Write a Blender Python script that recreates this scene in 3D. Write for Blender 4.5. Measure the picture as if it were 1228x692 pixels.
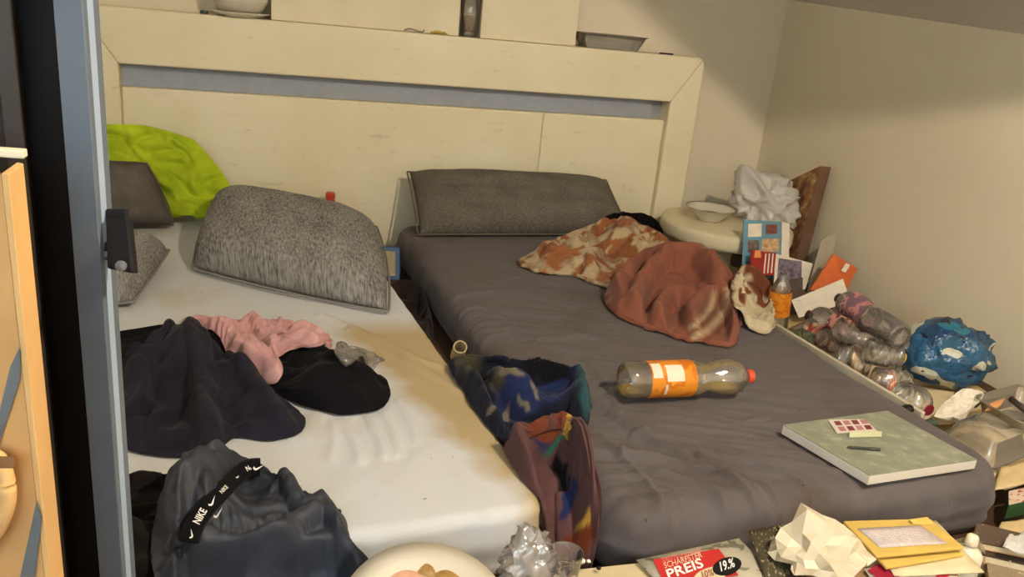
import bpy, bmesh, math, random
import numpy as np
from mathutils import Vector, Matrix, noise as mnoise

random.seed(7)
for o in list(bpy.data.objects):
    bpy.data.objects.remove(o, do_unlink=True)
scene = bpy.context.scene
COL = scene.collection

# ------------------------------------------------------------------ camera
FPX = 985.39
CAM = np.array([-1.6988, -3.1075, 0.9522])
YAW, PITCH, ROLL = 0.30402, 0.32619, 0.09855


def cam_axes(yaw, pitch, roll):
    cy, sy, cp, sp = math.cos(yaw), math.sin(yaw), math.cos(pitch), math.sin(pitch)
    f = np.array([sy * cp, cy * cp, -sp])
    r = np.array([cy, -sy, 0.0])
    u = np.cross(r, f)
    c, s = math.cos(roll), math.sin(roll)
    return c * r + s * u, -s * r + c * u, f


AR, AU, AF = cam_axes(YAW, PITCH, ROLL)
cd = bpy.data.cameras.new('camera')
cd.sensor_fit = 'HORIZONTAL'
cd.sensor_width = 36.0
cd.lens = FPX / 1228.0 * 36.0
cd.clip_start = 0.02
camo = bpy.data.objects.new('camera', cd)
COL.objects.link(camo)
M = Matrix.Identity(4)
for i in range(3):
    M[i][0], M[i][1], M[i][2], M[i][3] = AR[i], AU[i], -AF[i], CAM[i]
camo.matrix_world = M
scene.camera = camo

# ------------------------------------------------------------------ light
scene.view_settings.view_transform = 'Standard'
scene.view_settings.look = 'None'
scene.view_settings.gamma = 1.0
scene.view_settings.use_curve_mapping = False
scene.view_settings.exposure = 0.1

world = bpy.data.worlds.new('world')
scene.world = world
world.use_nodes = True
wb = world.node_tree.nodes['Background']
wb.inputs[0].default_value = (0.75, 0.85, 1.0, 1)
wb.inputs[1].default_value = 0.6

WX, BY, FY, LX = 0.425, 0.15, -4.3, -3.2        # right wall, back wall, front wall, left wall
WIN = (-2.75, -1.45, 0.9, 1.95)                  # window in the wall behind the camera
wl = bpy.data.lights.new('window_daylight', 'AREA')
wl.shape = 'RECTANGLE'
wl.size = WIN[1] - WIN[0] - 0.1
wl.size_y = WIN[3] - WIN[2] - 0.1
wl.color = (0.62, 0.81, 1.0)
wl.energy = 250
wlo = bpy.data.objects.new('window_daylight', wl)
COL.objects.link(wlo)
wlo.location = ((WIN[0] + WIN[1]) / 2, FY + 0.02, (WIN[2] + WIN[3]) / 2)
wlo.rotation_euler = (math.radians(90), 0, 0)    # shines towards +y
wlo.rotation_euler = (math.radians(-90), math.radians(180), 0)

LAMP = np.array([-0.62, -2.85, 0.0])
LAMP[2] = 0.532 + 0.64 * (WX - LAMP[0]) + 0.23 * (BY - LAMP[1]) - 0.07

# ------------------------------------------------------------------ helpers


def ray(x, y):
    return AF + AR * (x - 614.0) / FPX - AU * (y - 346.0) / FPX


def PZ(x, y, z):
    d = ray(x, y)
    return CAM + d * (z - CAM[2]) / d[2]


def PYY(x, y, Y):
    d = ray(x, y)
    return CAM + d * (Y - CAM[1]) / d[1]


def PXX(x, y, X):
    d = ray(x, y)
    return CAM + d * (X - CAM[0]) / d[0]


def PD(x, y, depth):
    return CAM + ray(x, y) * depth


def tag(o, label, cat, group=None):
    o['label'] = label
    o['category'] = cat
    if group:
        o['group'] = group
    return o


def struct(o):
    o['kind'] = 'structure'
    return o


def empty(name, loc, label, cat, group=None):
    o = bpy.data.objects.new(name, None)
    o.empty_display_size = 0.05
    o.location = Vector(loc)
    COL.objects.link(o)
    return tag(o, label, cat, group)


def link(name, me, mat, parent=None, smooth=False):
    o = bpy.data.objects.new(name, me)
    COL.objects.link(o)
    if mat is not None:
        me.materials.append(mat)
    if smooth:
        for p in me.polygons:
            p.use_smooth = True
    if parent is not None:
        o.parent = parent
        loc = parent.location.copy()
        if parent.parent is not None:
            loc = loc + parent.parent.location
        o.matrix_parent_inverse = Matrix.Identity(4)
        o.location = -loc        # meshes are written in world coordinates
    return o


def mesh(name, verts, faces, mat, parent=None, smooth=False, uvs=None):
    me = bpy.data.meshes.new(name)
    me.from_pydata([tuple(map(float, v)) for v in verts], [], faces)
    if uvs is not None:
        uvl = me.uv_layers.new(name='UVMap')
        for lp in me.loops:
            uvl.data[lp.index].uv = uvs[lp.vertex_index]
    me.update()
    return link(name, me, mat, parent, smooth)


def bm_obj(name, bm, mat, parent=None, smooth=False):
    me = bpy.data.meshes.new(name)
    bmesh.ops.recalc_face_normals(bm, faces=bm.faces)
    bm.to_mesh(me)
    bm.free()
    return link(name, me, mat, parent, smooth)


def bevel(o, w, seg=2):
    m = o.modifiers.new('bevel', 'BEVEL')
    m.width = w
    m.segments = seg
    m.limit_method = 'ANGLE'
    return o


def subsurf(o, n=1):
    m = o.modifiers.new('subsurf', 'SUBSURF')
    m.levels = n
    m.render_levels = n
    return o


def solidify(o, t, off=-1):
    m = o.modifiers.new('solid', 'SOLIDIFY')
    m.thickness = t
    m.offset = off
    return o


def box(name, lo, hi, mat, parent=None, bev=0.0):
    x0, y0, z0 = lo
    x1, y1, z1 = hi
    v = [(x0, y0, z0), (x1, y0, z0), (x1, y1, z0), (x0, y1, z0), (x0, y0, z1), (x1, y0, z1), (x1, y1, z1), (x0, y1, z1)]
    f = [(3, 2, 1, 0), (4, 5, 6, 7), (0, 1, 5, 4), (1, 2, 6, 5), (2, 3, 7, 6), (3, 0, 4, 7)]
    o = mesh(name, v, f, mat, parent)
    if bev:
        bevel(o, bev)
    return o


def slab(name, quad, up, mat, parent=None, bev=0.0, uv=True):
    """quad: 4 points (bottom face, counter-clockwise from above); up: offset vector to the top face."""
    q = [np.array(p, float) for p in quad]
    up = np.array(up, float)
    v = q + [p + up for p in q]
    f = [(3, 2, 1, 0), (4, 5, 6, 7), (0, 1, 5, 4), (1, 2, 6, 5), (2, 3, 7, 6), (3, 0, 4, 7)]
    uvs = [(0, 0), (1, 0), (1, 1), (0, 1)] * 2
    o = mesh(name, v, f, mat, parent, False, uvs)
    if bev:
        bevel(o, bev)
    return o


def obox(name, c, size, yaw, mat, parent=None, bev=0.0, tilt=(0, 0)):
    """Box with bottom centre c, size (sx,sy,sz), yaw, tilt about local x / y."""
    R = Matrix.Rotation(yaw, 3, 'Z') @ Matrix.Rotation(tilt[0], 3, 'X') @ Matrix.Rotation(tilt[1], 3, 'Y')
    sx, sy, sz = size
    pts = []
    for z in (0, sz):
        for (x, y) in ((-1, -1), (1, -1), (1, 1), (-1, 1)):
            w = R @ Vector((x * sx / 2, y * sy / 2, z))
            pts.append(np.array(c) + np.array(w))
    f = [(3, 2, 1, 0), (4, 5, 6, 7), (0, 1, 5, 4), (1, 2, 6, 5), (2, 3, 7, 6), (3, 0, 4, 7)]
    o = mesh(name, pts, f, mat, parent, False, [(0, 0), (1, 0), (1, 1), (0, 1)] * 2)
    if bev:
        bevel(o, bev)
    return o


def frame_from_axis(a):
    a = np.array(a, float)
    a /= np.linalg.norm(a)
    t = np.array([0, 0, 1.0]) if abs(a[2]) < 0.9 else np.array([1.0, 0, 0])
    u = np.cross(t, a)
    u /= np.linalg.norm(u)
    return u, np.cross(a, u), a


def lathe(name, origin, axis, prof, mat, parent=None, seg=28, smooth=True, cap0=True, cap1=True, squash=None):
    u, v, a = frame_from_axis(axis)
    o = np.array(origin, float)
    V, F, U = [], [], []
    for i, (r, h) in enumerate(prof):
        for k in range(seg):
            t = 2 * math.pi * k / seg
            p = u * (r * math.cos(t)) + v * (r * math.sin(t))
            if squash is not None:
                p = p + squash(r, h, t, u, v)
            V.append(o + a * h + p)
            U.append((k / seg, i / max(1, len(prof) - 1)))
    n = len(prof)
    for i in range(n - 1):
        for k in range(seg):
            k2 = (k + 1) % seg
            F.append((i * seg + k, i * seg + k2, (i + 1) * seg + k2, (i + 1) * seg + k))
    if cap0:
        F.append(tuple(reversed(range(seg))))
    if cap1:
        F.append(tuple(range((n - 1) * seg, n * seg)))
    return mesh(name, V, F, mat, parent, smooth, U)


def catmull(pts, n=8, closed=False):
    P = [np.array(p, float) for p in pts]
    N = len(P)
    out = []
    rng = range(N) if closed else range(N - 1)
    for i in rng:
        if closed:
            p0, p1, p2, p3 = P[(i - 1) % N], P[i], P[(i + 1) % N], P[(i + 2) % N]
        else:
            p0, p1, p2, p3 = P[max(i - 1, 0)], P[i], P[i + 1], P[min(i + 2, N - 1)]
        for k in range(n):
            t = k / n
            out.append(0.5 * ((2 * p1) + (-p0 + p2) * t + (2 * p0 - 5 * p1 + 4 * p2 - p3) * t * t + (-p0 + 3 * p1 - 3 * p2 + p3) * t ** 3))
    if not closed:
        out.append(P[-1])
    return np.array(out)


def tube(name, pts, rad, mat, parent=None, seg=10, n=6, flat=1.0, cap=True):
    C = catmull(pts, n) if n > 1 else np.array(pts, float)
    V, F = [], []
    m = len(C)
    up = np.array([0, 0, 1.0])
    for i in range(m):
        t = C[min(i + 1, m - 1)] - C[max(i - 1, 0)]
        t = t / (np.linalg.norm(t) + 1e-9)
        a = np.cross(up, t)
        if np.linalg.norm(a) < 1e-3:
            a = np.array([1.0, 0, 0])
        a /= np.linalg.norm(a)
        b = np.cross(t, a)
        r = rad(i / (m - 1)) if callable(rad) else rad
        for k in range(seg):
            th = 2 * math.pi * k / seg
            V.append(C[i] + a * (r * math.cos(th)) + b * (r * flat * math.sin(th)))
    for i in range(m - 1):
        for k in range(seg):
            k2 = (k + 1) % seg
            F.append((i * seg + k, i * seg + k2, (i + 1) * seg + k2, (i + 1) * seg + k))
    if cap:
        F.append(tuple(reversed(range(seg))))
        F.append(tuple(range((m - 1) * seg, m * seg)))
    return mesh(name, V, F, mat, parent, True)


# value noise (numpy)
def _h(ix, iy, iz, s):
    h = (ix * 374761393 + iy * 668265263 + iz * 2147483647 + s * 974711) & 0xffffffff
    h = ((h ^ (h >> 13)) * 1274126177) & 0xffffffff
    h = h ^ (h >> 16)
    return (h & 0xffff) / 65535.0


def vnoise(x, y, z=0.0, s=0):
    x, y = np.asarray(x, float), np.asarray(y, float)
    z = np.zeros_like(x) + z
    ix, iy, iz = np.floor(x).astype(np.int64), np.floor(y).astype(np.int64), np.floor(z).astype(np.int64)
    fx, fy, fz = x - ix, y - iy, z - iz
    fx, fy, fz = [t * t * t * (t * (t * 6 - 15) + 10) for t in (fx, fy, fz)]
    r = 0
    for dx in (0, 1):
        for dy in (0, 1):
            for dz in (0, 1):
                w = (fx if dx else 1 - fx) * (fy if dy else 1 - fy) * (fz if dz else 1 - fz)
                r = r + w * _h(ix + dx, iy + dy, iz + dz, s)
    return r * 2 - 1


def fbm(x, y, z=0.0, s=0, o=3):
    r, a = 0, 1.0
    for k in range(o):
        r = r + a * vnoise(x * 2 ** k, y * 2 ** k, np.asarray(z) * 2 ** k, s + k)
        a *= 0.5
    return r


def polydist(x, y, pl):
    """distance of points to a polyline (N,2)"""
    best = np.full(np.shape(x), 1e9)
    for i in range(len(pl) - 1):
        ax, ay = pl[i][:2]
        bx, by = pl[i + 1][:2]
        dx, dy = bx - ax, by - ay
        L = dx * dx + dy * dy + 1e-12
        t = np.clip(((x - ax) * dx + (y - ay) * dy) / L, 0, 1)
        best = np.minimum(best, np.hypot(x - ax - t * dx, y - ay - t * dy))
    return best


# ------------------------------------------------------------------ materials
class NT:
    def __init__(s, name):
        s.m = bpy.data.materials.new(name)
        s.m.use_nodes = True
        s.t = s.m.node_tree
        s.n = s.t.nodes
        s.b = s.n['Principled BSDF']
        s.out = s.n['Material Output']

    def new(s, typ, **kw):
        nd = s.n.new(typ)
        for k, v in kw.items():
            if k.startswith('i_'):
                nd.inputs[k[2:].replace('_', ' ')].default_value = v
            else:
                setattr(nd, k, v)
        return nd

    def l(s, a, b):
        s.t.links.new(a, b)

    def coord(s, kind='Object', scale=(1, 1, 1), rot=(0, 0, 0)):
        tc = s.new('ShaderNodeTexCoord')
        mp = s.new('ShaderNodeMapping')
        mp.inputs['Scale'].default_value = scale
        mp.inputs['Rotation'].default_value = rot
        s.l(tc.outputs[kind], mp.inputs['Vector'])
        return mp.outputs[0]

    def noise(s, vec, scale, detail=3, rough=0.55):
        n = s.new('ShaderNodeTexNoise')
        n.inputs['Scale'].default_value = scale
        n.inputs['Detail'].default_value = detail
        n.inputs['Roughness'].default_value = rough
        s.l(vec, n.inputs['Vector'])
        return n.outputs['Fac']

    def ramp(s, fac, stops, interp='LINEAR'):
        r = s.new('ShaderNodeValToRGB')
        r.color_ramp.interpolation = interp
        e = r.color_ramp.elements
        while len(e) < len(stops):
            e.new(0.5)
        for k, (p, c) in enumerate(stops):
            e[k].position = p
            e[k].color = (*c, 1) if len(c) == 3 else c
        s.l(fac, r.inputs[0])
        return r.outputs[0]

    def mix(s, fac, a, b, mode='MIX'):
        m = s.new('ShaderNodeMix', data_type='RGBA', blend_type=mode)
        for sock, v in ((m.inputs[0], fac), (m.inputs[6], a), (m.inputs[7], b)):
            if hasattr(v, 'is_output') or hasattr(v, 'links'):
                s.l(v, sock)
            elif isinstance(v, (int, float)):
                sock.default_value = v
            else:
                sock.default_value = (*v, 1)
        return m.outputs[2]

    def bump(s, h, strength=0.2, dist=0.01):
        b = s.new('ShaderNodeBump')
        b.inputs['Strength'].default_value = strength
        b.inputs['Distance'].default_value = dist
        s.l(h, b.inputs['Height'])
        s.l(b.outputs[0], s.b.inputs['Normal'])

    def base(s, c):
        if hasattr(c, 'links'):
            s.l(c, s.b.inputs['Base Color'])
        else:
            s.b.inputs['Base Color'].default_value = (*c, 1)
        return s

    def rough(s, r, spec=None, metal=None):
        s.b.inputs['Roughness'].default_value = r
        if spec is not None:
            s.b.inputs['Specular IOR Level'].default_value = spec
        if metal is not None:
            s.b.inputs['Metallic'].default_value = metal
        return s


def srgb(r, g, b):
    def f(c):
        c /= 255.0
        return c / 12.92 if c <= 0.04045 else ((c + 0.055) / 1.055) ** 2.4
    return (f(r), f(g), f(b))


MATS = {}


def plain(name, c, rough=0.7, var=0.12, scale=20.0, bump=0.0, spec=0.3, kind='Object'):
    if name in MATS:
        return MATS[name]
    t = NT(name)
    v = t.coord(kind)
    n = t.noise(v, scale, 4)
    lo = tuple(max(0, x * (1 - var)) for x in c)
    hi = tuple(min(1, x * (1 + var)) for x in c)
    t.base(t.ramp(n, [(0.3, lo), (0.7, hi)])).rough(rough, spec)
    if bump:
        t.bump(n, bump, 0.004)
    MATS[name] = t.m
    return t.m


def cloth_mat(name, c, c2=None, scale=14.0, fine=500.0, rough=0.95, sheen=0.1):
    t = NT(name)
    v = t.coord('UV')
    w = t.coord('Object')
    n = t.noise(w, scale, 4)
    c2 = c2 or tuple(x * 0.65 for x in c)
    n2 = t.noise(w, fine, 1)
    col = t.ramp(n, [(0.3, c2), (0.7, c)])
    t.base(t.mix(0.25, col, t.ramp(n2, [(0.3, (0.2, 0.2, 0.2)), (0.7, (1, 1, 1))]), 'MULTIPLY')).rough(rough, 0.1)
    t.b.inputs['Sheen Weight'].default_value = sheen
    t.bump(n2, 0.25, 0.002)
    return t.m


def film(name, tint=(1, 1, 1), gloss=0.35, rough=0.12, body=0.0, bodycol=(0.8, 0.8, 0.78), crinkle=0):
    """thin clear plastic: see-through sheet with a reflecting skin and a little milky body"""
    t = NT(name)
    t.n.remove(t.b)
    tr = t.new('ShaderNodeBsdfTransparent')
    tr.inputs[0].default_value = (*tint, 1)
    gl = t.new('ShaderNodeBsdfGlossy')
    gl.inputs['Roughness'].default_value = rough
    df = t.new('ShaderNodeBsdfTranslucent')
    df.inputs[0].default_value = (*bodycol, 1)
    d2 = t.new('ShaderNodeBsdfDiffuse')
    d2.inputs[0].default_value = (*bodycol, 1)
    md = t.new('ShaderNodeMixShader')
    md.inputs[0].default_value = 0.65
    t.l(df.outputs[0], md.inputs[1])
    t.l(d2.outputs[0], md.inputs[2])
    lw = t.new('ShaderNodeFresnel')
    lw.inputs[0].default_value = 1.45
    mp = t.new('ShaderNodeMath', operation='MULTIPLY_ADD')
    mp.inputs[1].default_value = 1.0
    mp.inputs[2].default_value = gloss * 0.15
    t.l(lw.outputs[0], mp.inputs[0])
    m0 = t.new('ShaderNodeMixShader')
    m0.inputs[0].default_value = body
    t.l(tr.outputs[0], m0.inputs[1])
    t.l(md.outputs[0], m0.inputs[2])
    m1 = t.new('ShaderNodeMixShader')
    t.l(mp.outputs[0], m1.inputs[0])
    t.l(m0.outputs[0], m1.inputs[1])
    t.l(gl.outputs[0], m1.inputs[2])
    t.l(m1.outputs[0], t.out.inputs[0])
    if crinkle:
        bp_ = t.new('ShaderNodeBump')
        bp_.inputs['Strength'].default_value = .5
        bp_.inputs['Distance'].default_value = .004
        t.l(t.noise(t.coord('Object'), crinkle, 2), bp_.inputs['Height'])
        t.l(bp_.outputs[0], gl.inputs['Normal'])
    return t.m


def wall_mat(name, c, blot, stain=0.35):
    t = NT(name)
    v = t.coord('Object')
    n1 = t.noise(v, 2.2, 4)
    n2 = t.noise(v, 60, 3)
    n3 = t.noise(v, 9, 5, 0.7)
    col = t.ramp(n1, [(0.3, tuple(x * 0.93 for x in c)), (0.75, c)])
    col = t.mix(t.ramp(n3, [(0.62, (0, 0, 0)), (0.8, (stain, stain, stain))]), col, blot)
    t.base(col).rough(0.85, 0.2)
    t.bump(n2, 0.12, 0.004)
    return t.m


M_WALL = wall_mat('wall_paint', srgb(226, 215, 190), srgb(200, 184, 152), 0.25)
M_CEIL = wall_mat('ceiling_paint', srgb(196, 188, 172), srgb(170, 158, 140), 0.2)
M_FLOOR = plain('floor_boards', srgb(72, 52, 40), 0.6, 0.3, 12)

# headboard: cream leatherette with scuffs
t = NT('headboard_cream')
v = t.coord('Object')
col = t.ramp(t.noise(v, 3, 3), [(0.3, srgb(222, 212, 178)), (0.7, srgb(232, 224, 196))])
sc = t.noise(t.coord('Object', (9, 9, 34)), 1.0, 5, 0.75)
col = t.mix(t.ramp(sc, [(.60, (0, 0, 0)), (.72, (0.35, 0.35, 0.35))]), col, srgb(150, 138, 112))
t.base(col).rough(0.6, 0.3)
t.bump(t.noise(v, 350, 2), 0.08, 0.002)
M_HEAD = t.m
M_STRIP = plain('grey_strip', srgb(150, 156, 166), 0.4, 0.05, 30, spec=0.5)


# sheets
def sheet_mat(name, c, stain, thr, pts=None):
    t = NT(name)
    v = t.coord('Object')
    n = t.noise(v, 3.2, 6, 0.65)
    n2 = t.noise(v, 900, 1)
    n4 = t.noise(v, 55, 2)
    col = t.ramp(n, [(thr, c), (thr + 0.22, stain)])
    col = t.mix(t.ramp(n4, [(0.74, (0, 0, 0)), (0.78, (0.7, 0.7, 0.7))]), col, tuple(x * 0.35 for x in stain))
    t.base(col).rough(0.9, 0.15)
    t.b.inputs['Sheen Weight'].default_value = 0.08
    t.bump(n2, 0.15, 0.001)
    return t


# ------------------------------------------------------------------ the room
def wall(name, pts, mat):
    o = mesh(name, pts, [tuple(range(len(pts)))], mat)
    solidify(o, 0.06, 0)
    return struct(o)


CEIL_Z0, CEIL_K, FLATZ = 1.075, 1.6, 2.35
XF = WX - (FLATZ - CEIL_Z0) / CEIL_K
G = 0.03
wall('floor', [(LX, FY, -G), (WX, FY, -G), (WX, BY, -G), (LX, BY, -G)], M_FLOOR)
wall('wall_back', [(LX, BY + G, 0), (WX + .06, BY + G, 0), (WX + .06, BY + G, FLATZ), (LX, BY + G, FLATZ)], M_WALL)
wall('wall_right', [(WX + G, FY, 0), (WX + G, BY, 0), (WX + G, BY, CEIL_Z0 + 0.3), (WX + G, FY, CEIL_Z0 + 0.1)], M_WALL)
wall('wall_left', [(LX - G, FY, 0), (LX - G, BY, 0), (LX - G, BY, FLATZ), (LX - G, FY, FLATZ)], M_WALL)
wall('ceiling', [(XF, FY, FLATZ), (XF, BY, FLATZ), (LX, BY, FLATZ), (LX, FY, FLATZ)], M_CEIL)
o = mesh('ceiling', [(WX + 0.02, FY, CEIL_Z0 - 0.245), (WX + 0.02, BY, CEIL_Z0 + 0.03), (XF, BY, FLATZ), (XF, FY, FLATZ)], [(0, 1, 2, 3)], M_CEIL)
solidify(o, 0.02, -1)
struct(o)
fw = []
for nm, (a, b, c, d) in {'wall_front': (LX, WIN[0], 0, FLATZ), 'wall_front.001': (WIN[1], WX, 0, FLATZ), 'wall_front.002': (WIN[0], WIN[1], 0, WIN[2]), 'wall_front.003': (WIN[0], WIN[1], WIN[3], FLATZ)}.items():
    struct(box('wall_front', (a, FY - 0.06, c), (b, FY, d), M_WALL))
w1 = struct(box('window_1', (WIN[0], FY - 0.055, WIN[2]), (WIN[1], FY - 0.05, WIN[3]), film('window_glass')))
for (a, b, c, d) in ((WIN[0], WIN[0] + .05, WIN[2], WIN[3]), (WIN[1] - .05, WIN[1], WIN[2], WIN[3]), (WIN[0], WIN[1], WIN[2], WIN[2] + .05), (WIN[0], WIN[1], WIN[3] - .05, WIN[3])):
    box('window_frame', (a, FY - 0.045, c), (b, FY - 0.005, d), plain('white_paint', srgb(230, 230, 226), 0.4), w1)

# ceiling lamp with an added tilted plate cutting its light along the shadow edge (behind the camera, throws the warm light)
lo = empty('warm_lamp', tuple(LAMP), 'warm lamp with added light-blocking plate hanging from sloped ceiling', 'lamp')
nrm = np.array([0.64, 0.23, 1.0])
nrm /= np.linalg.norm(nrm)
u, v_, _ = frame_from_axis(nrm)
c0 = LAMP + nrm * 0.006
slab('shadow_plate', [c0 - u * .2 - v_ * .2, c0 + u * .2 - v_ * .2, c0 + u * .2 + v_ * .2, c0 - u * .2 + v_ * .2], nrm * 0.006, plain('dark_metal', srgb(40, 40, 42), 0.4), lo)
tube('lamp_stem', [c0, c0 + np.array([0, 0, 0.12])], 0.008, plain('dark_metal', (0.02, 0.02, 0.02)), lo, n=1)
ld = bpy.data.lights.new('lamp_bulb', 'POINT')
ld.color = (1.0, 0.83, 0.60)
ld.energy = 130
ld.shadow_soft_size = 0.005
lb = bpy.data.objects.new('lamp_bulb', ld)
COL.objects.link(lb)
lb.location = tuple(LAMP)

# ------------------------------------------------------------------ headboard
HZ, HA, HB, HXL = 0.838, 0.128, 0.182, -2.3125
HDEPTH = 0.13
PZT = 0.578            # top of the lower panel
hb = empty('headboard', (HXL / 2, 0.06, 0), 'wide cream upholstered headboard with a recessed grey slot', 'headboard')


def prism_xz(name, pts, y0, y1, mat, parent, bev=0.012):
    n = len(pts)
    v = [(x, y0, z) for x, z in pts] + [(x, y1, z) for x, z in pts]
    f = [tuple(range(n)), tuple(reversed(range(n, 2 * n)))] + [(i, i + n, (i + 1) % n + n, (i + 1) % n) for i in range(n)]
    o = mesh(name, v, f, mat, parent)
    bm = bmesh.new()
    bm.from_mesh(o.data)
    bmesh.ops.recalc_face_normals(bm, faces=bm.faces)
    bm.to_mesh(o.data)
    bm.free()
    bevel(o, bev, 3)
    return o


g = 0.0003
rc = 0.03
prism_xz('top_rail', [(HXL + rc * .3 + g, HZ - rc * .3), (HXL + rc, HZ), (-rc, HZ), (-rc * .3 - g, HZ - rc * .3), (-HA - g, HZ - HB), (HXL + HA + g, HZ - HB)], 0, HDEPTH, M_HEAD, hb, .006)
prism_xz('side_post', [(0, 0), (0, HZ - rc), (-rc * .3, HZ - rc * .3), (-HA, HZ - HB), (-HA, 0)], 0, HDEPTH, M_HEAD, hb, .006)
prism_xz('side_post', [(HXL, 0), (HXL + HA, 0), (HXL + HA, HZ - HB), (HXL + rc * .3, HZ - rc * .3), (HXL, HZ - rc)], 0, HDEPTH, M_HEAD, hb, .006)
xm = PYY(648, 178, .028)[0]
box('back_panel', (HXL + HA, .028, 0), (xm - g, HDEPTH, PZT), M_HEAD, hb, .006)
box('back_panel', (xm + g, .028, 0), (-HA, HDEPTH, PZT), M_HEAD, hb, .006)
box('slot_strip', (HXL + HA, .055, PZT + .001), (-HA - .055, HDEPTH, HZ - HB - .001), M_STRIP, hb)
box('strip_end_cap', (-HA - .053, .075, PZT + .001), (-HA, HDEPTH, HZ - HB - .001), plain('grey_cap', srgb(140, 142, 146), 0.5), hb)

# ------------------------------------------------------------------ mattresses
ZR, ZL = 0.15, 0.14


def mattress(name, head, dirx, W, L, z1, R, re, disp, side_amp, mat, label, nx=110, ny=200):
    """head: left head corner (xy); dirx: unit vector across; z1 top height"""
    ux = np.array(dirx)
    uy = np.array([ux[1], -ux[0]])       # towards the foot
    cx = np.array(head) + ux * W / 2 + uy * L / 2
    a, b = W / 2 - re, L / 2 - re
    us = np.linspace(-a, a, nx)
    vs = np.linspace(-b, b, ny)
    X, Y = np.meshgrid(us, vs)
    qx, qy = np.clip(X, -(a - R), a - R), np.clip(Y, -(b - R), b - R)
    dx, dy = X - qx, Y - qy
    hyp = np.hypot(dx, dy)
    k = np.where(hyp > 1e-9, np.maximum(abs(dx), abs(dy)) / np.maximum(hyp, 1e-9), 1)
    X, Y = qx + dx * k, qy + dy * k

    def wxy(x, y):
        return cx[0] + ux[0] * x + uy[0] * y, cx[1] + ux[1] * x + uy[1] * y
    gx, gy = wxy(X, Y)
    Z = z1 + disp(gx, gy)
    V = list(np.stack([gx.ravel(), gy.ravel(), Z.ravel()], 1))
    F = []
    for j in range(ny - 1):
        for i in range(nx - 1):
            F.append((j * nx + i, (j + 1) * nx + i, (j + 1) * nx + i + 1, j * nx + i + 1))
    loop = [i for i in range(nx)] + [j * nx + nx - 1 for j in range(1, ny)] + [(ny - 1) * nx + i for i in range(nx - 2, -1, -1)] + [j * nx for j in range(ny - 2, 0, -1)]
    P = np.array([V[i] for i in loop])
    n = len(loop)
    loc = np.stack([X.ravel()[loop], Y.ravel()[loop]], 1)
    inn = np.stack([np.clip(loc[:, 0], -(a - R), a - R), np.clip(loc[:, 1], -(b - R), b - R)], 1)
    nl = loc - inn
    nl /= np.linalg.norm(nl, axis=1)[:, None]
    nw = np.stack([ux[0] * nl[:, 0] + uy[0] * nl[:, 1], ux[1] * nl[:, 0] + uy[1] * nl[:, 1]], 1)
    arc = np.cumsum(np.r_[0, np.hypot(*np.diff(P[:, :2], axis=0).T)])
    prev = loop
    steps = [(re * math.sin(t), re * (1 - math.cos(t))) for t in np.linspace(0.2, math.pi / 2, 6)]
    zz = np.linspace(re, z1 - re * .6, 8)[1:]
    steps += [(re + .004 * math.sin(i), z) for i, z in enumerate(zz)]
    steps += [(re * .6, z1 - .002)]
    for si, (off, dz) in enumerate(steps):
        w = side_amp * vnoise(arc / .05, np.full(n, dz / .09), 0, 5) * min(1, dz / .03) * (1 if si < len(steps) - 1 else 0)
        zt = (P[:, 2] * (1 - dz / z1)) + (z1 - dz) * (dz / z1)
        zt = P[:, 2] - dz if dz < re else zt - 0
        zt = np.where(dz >= re, z1 - dz + (P[:, 2] - z1) * max(0, 1 - dz / z1), zt)
        base = len(V)
        for i in range(n):
            V.append((P[i, 0] + nw[i, 0] * (off + w[i]), P[i, 1] + nw[i, 1] * (off + w[i]), max(0.002, zt[i])))
        cur = list(range(base, base + n))
        for i in range(n):
            i2 = (i + 1) % n
            F.append((prev[i], prev[i2], cur[i2], cur[i]))
        prev = cur
    F.append(tuple(prev))
    o = mesh(name, V, F, mat, None, True)
    bm = bmesh.new()
    bm.from_mesh(o.data)
    bmesh.ops.recalc_face_normals(bm, faces=bm.faces)
    bm.to_mesh(o.data)
    bm.free()
    for p in o.data.polygons:
        p.use_smooth = True
    return tag(o, label, 'mattress')


def ridges(x, y, z, folds):
    """folds: list of (pixel polyline, width, height)"""
    r = np.zeros(np.shape(x))
    for pl, w, h in folds:
        pts = catmull([PZ(a, b, z)[:2] for a, b in pl], 4)
        d = polydist(x, y, pts)
        r = r + h * np.exp(-(d / w) ** 2)
    return r


def region(x, y, z, cpx, rad):
    c = PZ(cpx[0], cpx[1], z)
    return np.exp(-((x - c[0]) ** 2 + (y - c[1]) ** 2) / rad ** 2)


RFOLDS = [([(770, 560), (830, 580), (900, 612), (960, 632)], .0085, .010), ([(745, 545), (800, 548), (860, 570), (930, 598), (985, 622)], .0085, .010),
          ([(760, 520), (840, 530), (920, 560), (990, 600)], .0085, .009), ([(700, 470), (760, 500), (840, 512), (900, 520)], .0085, .004),
          ([(800, 595), (850, 612), (890, 632)], .0075, .007), ([(760, 585), (800, 610), (830, 640)], .0075, .006),
          ([(520, 345), (560, 352), (620, 352), (700, 372)], .0085, .006), ([(530, 375), (570, 368), (600, 378)], .0075, .005),
          ([(545, 395), (585, 385), (625, 395)], .0075, .005), ([(560, 412), (610, 400), (650, 410)], .0075, .005), ([(575, 330), (640, 335), (720, 352)], .0085, .005), ([(730, 500), (800, 535), (880, 580), (940, 625)], .0085, .011), ([(720, 520), (760, 560), (790, 600)], .0085, .008), ([(840, 545), (900, 575), (960, 605), (1010, 625)], .0085, .009), ([(700, 430), (720, 450), (745, 490)], .0085, .005), ([(640, 410), (690, 405), (740, 415)], .0085, .005), ([(600, 430), (650, 425), (700, 440)], .0085, .005), ([(830, 490), (880, 505), (920, 500)], .0085, .005)]


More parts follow.
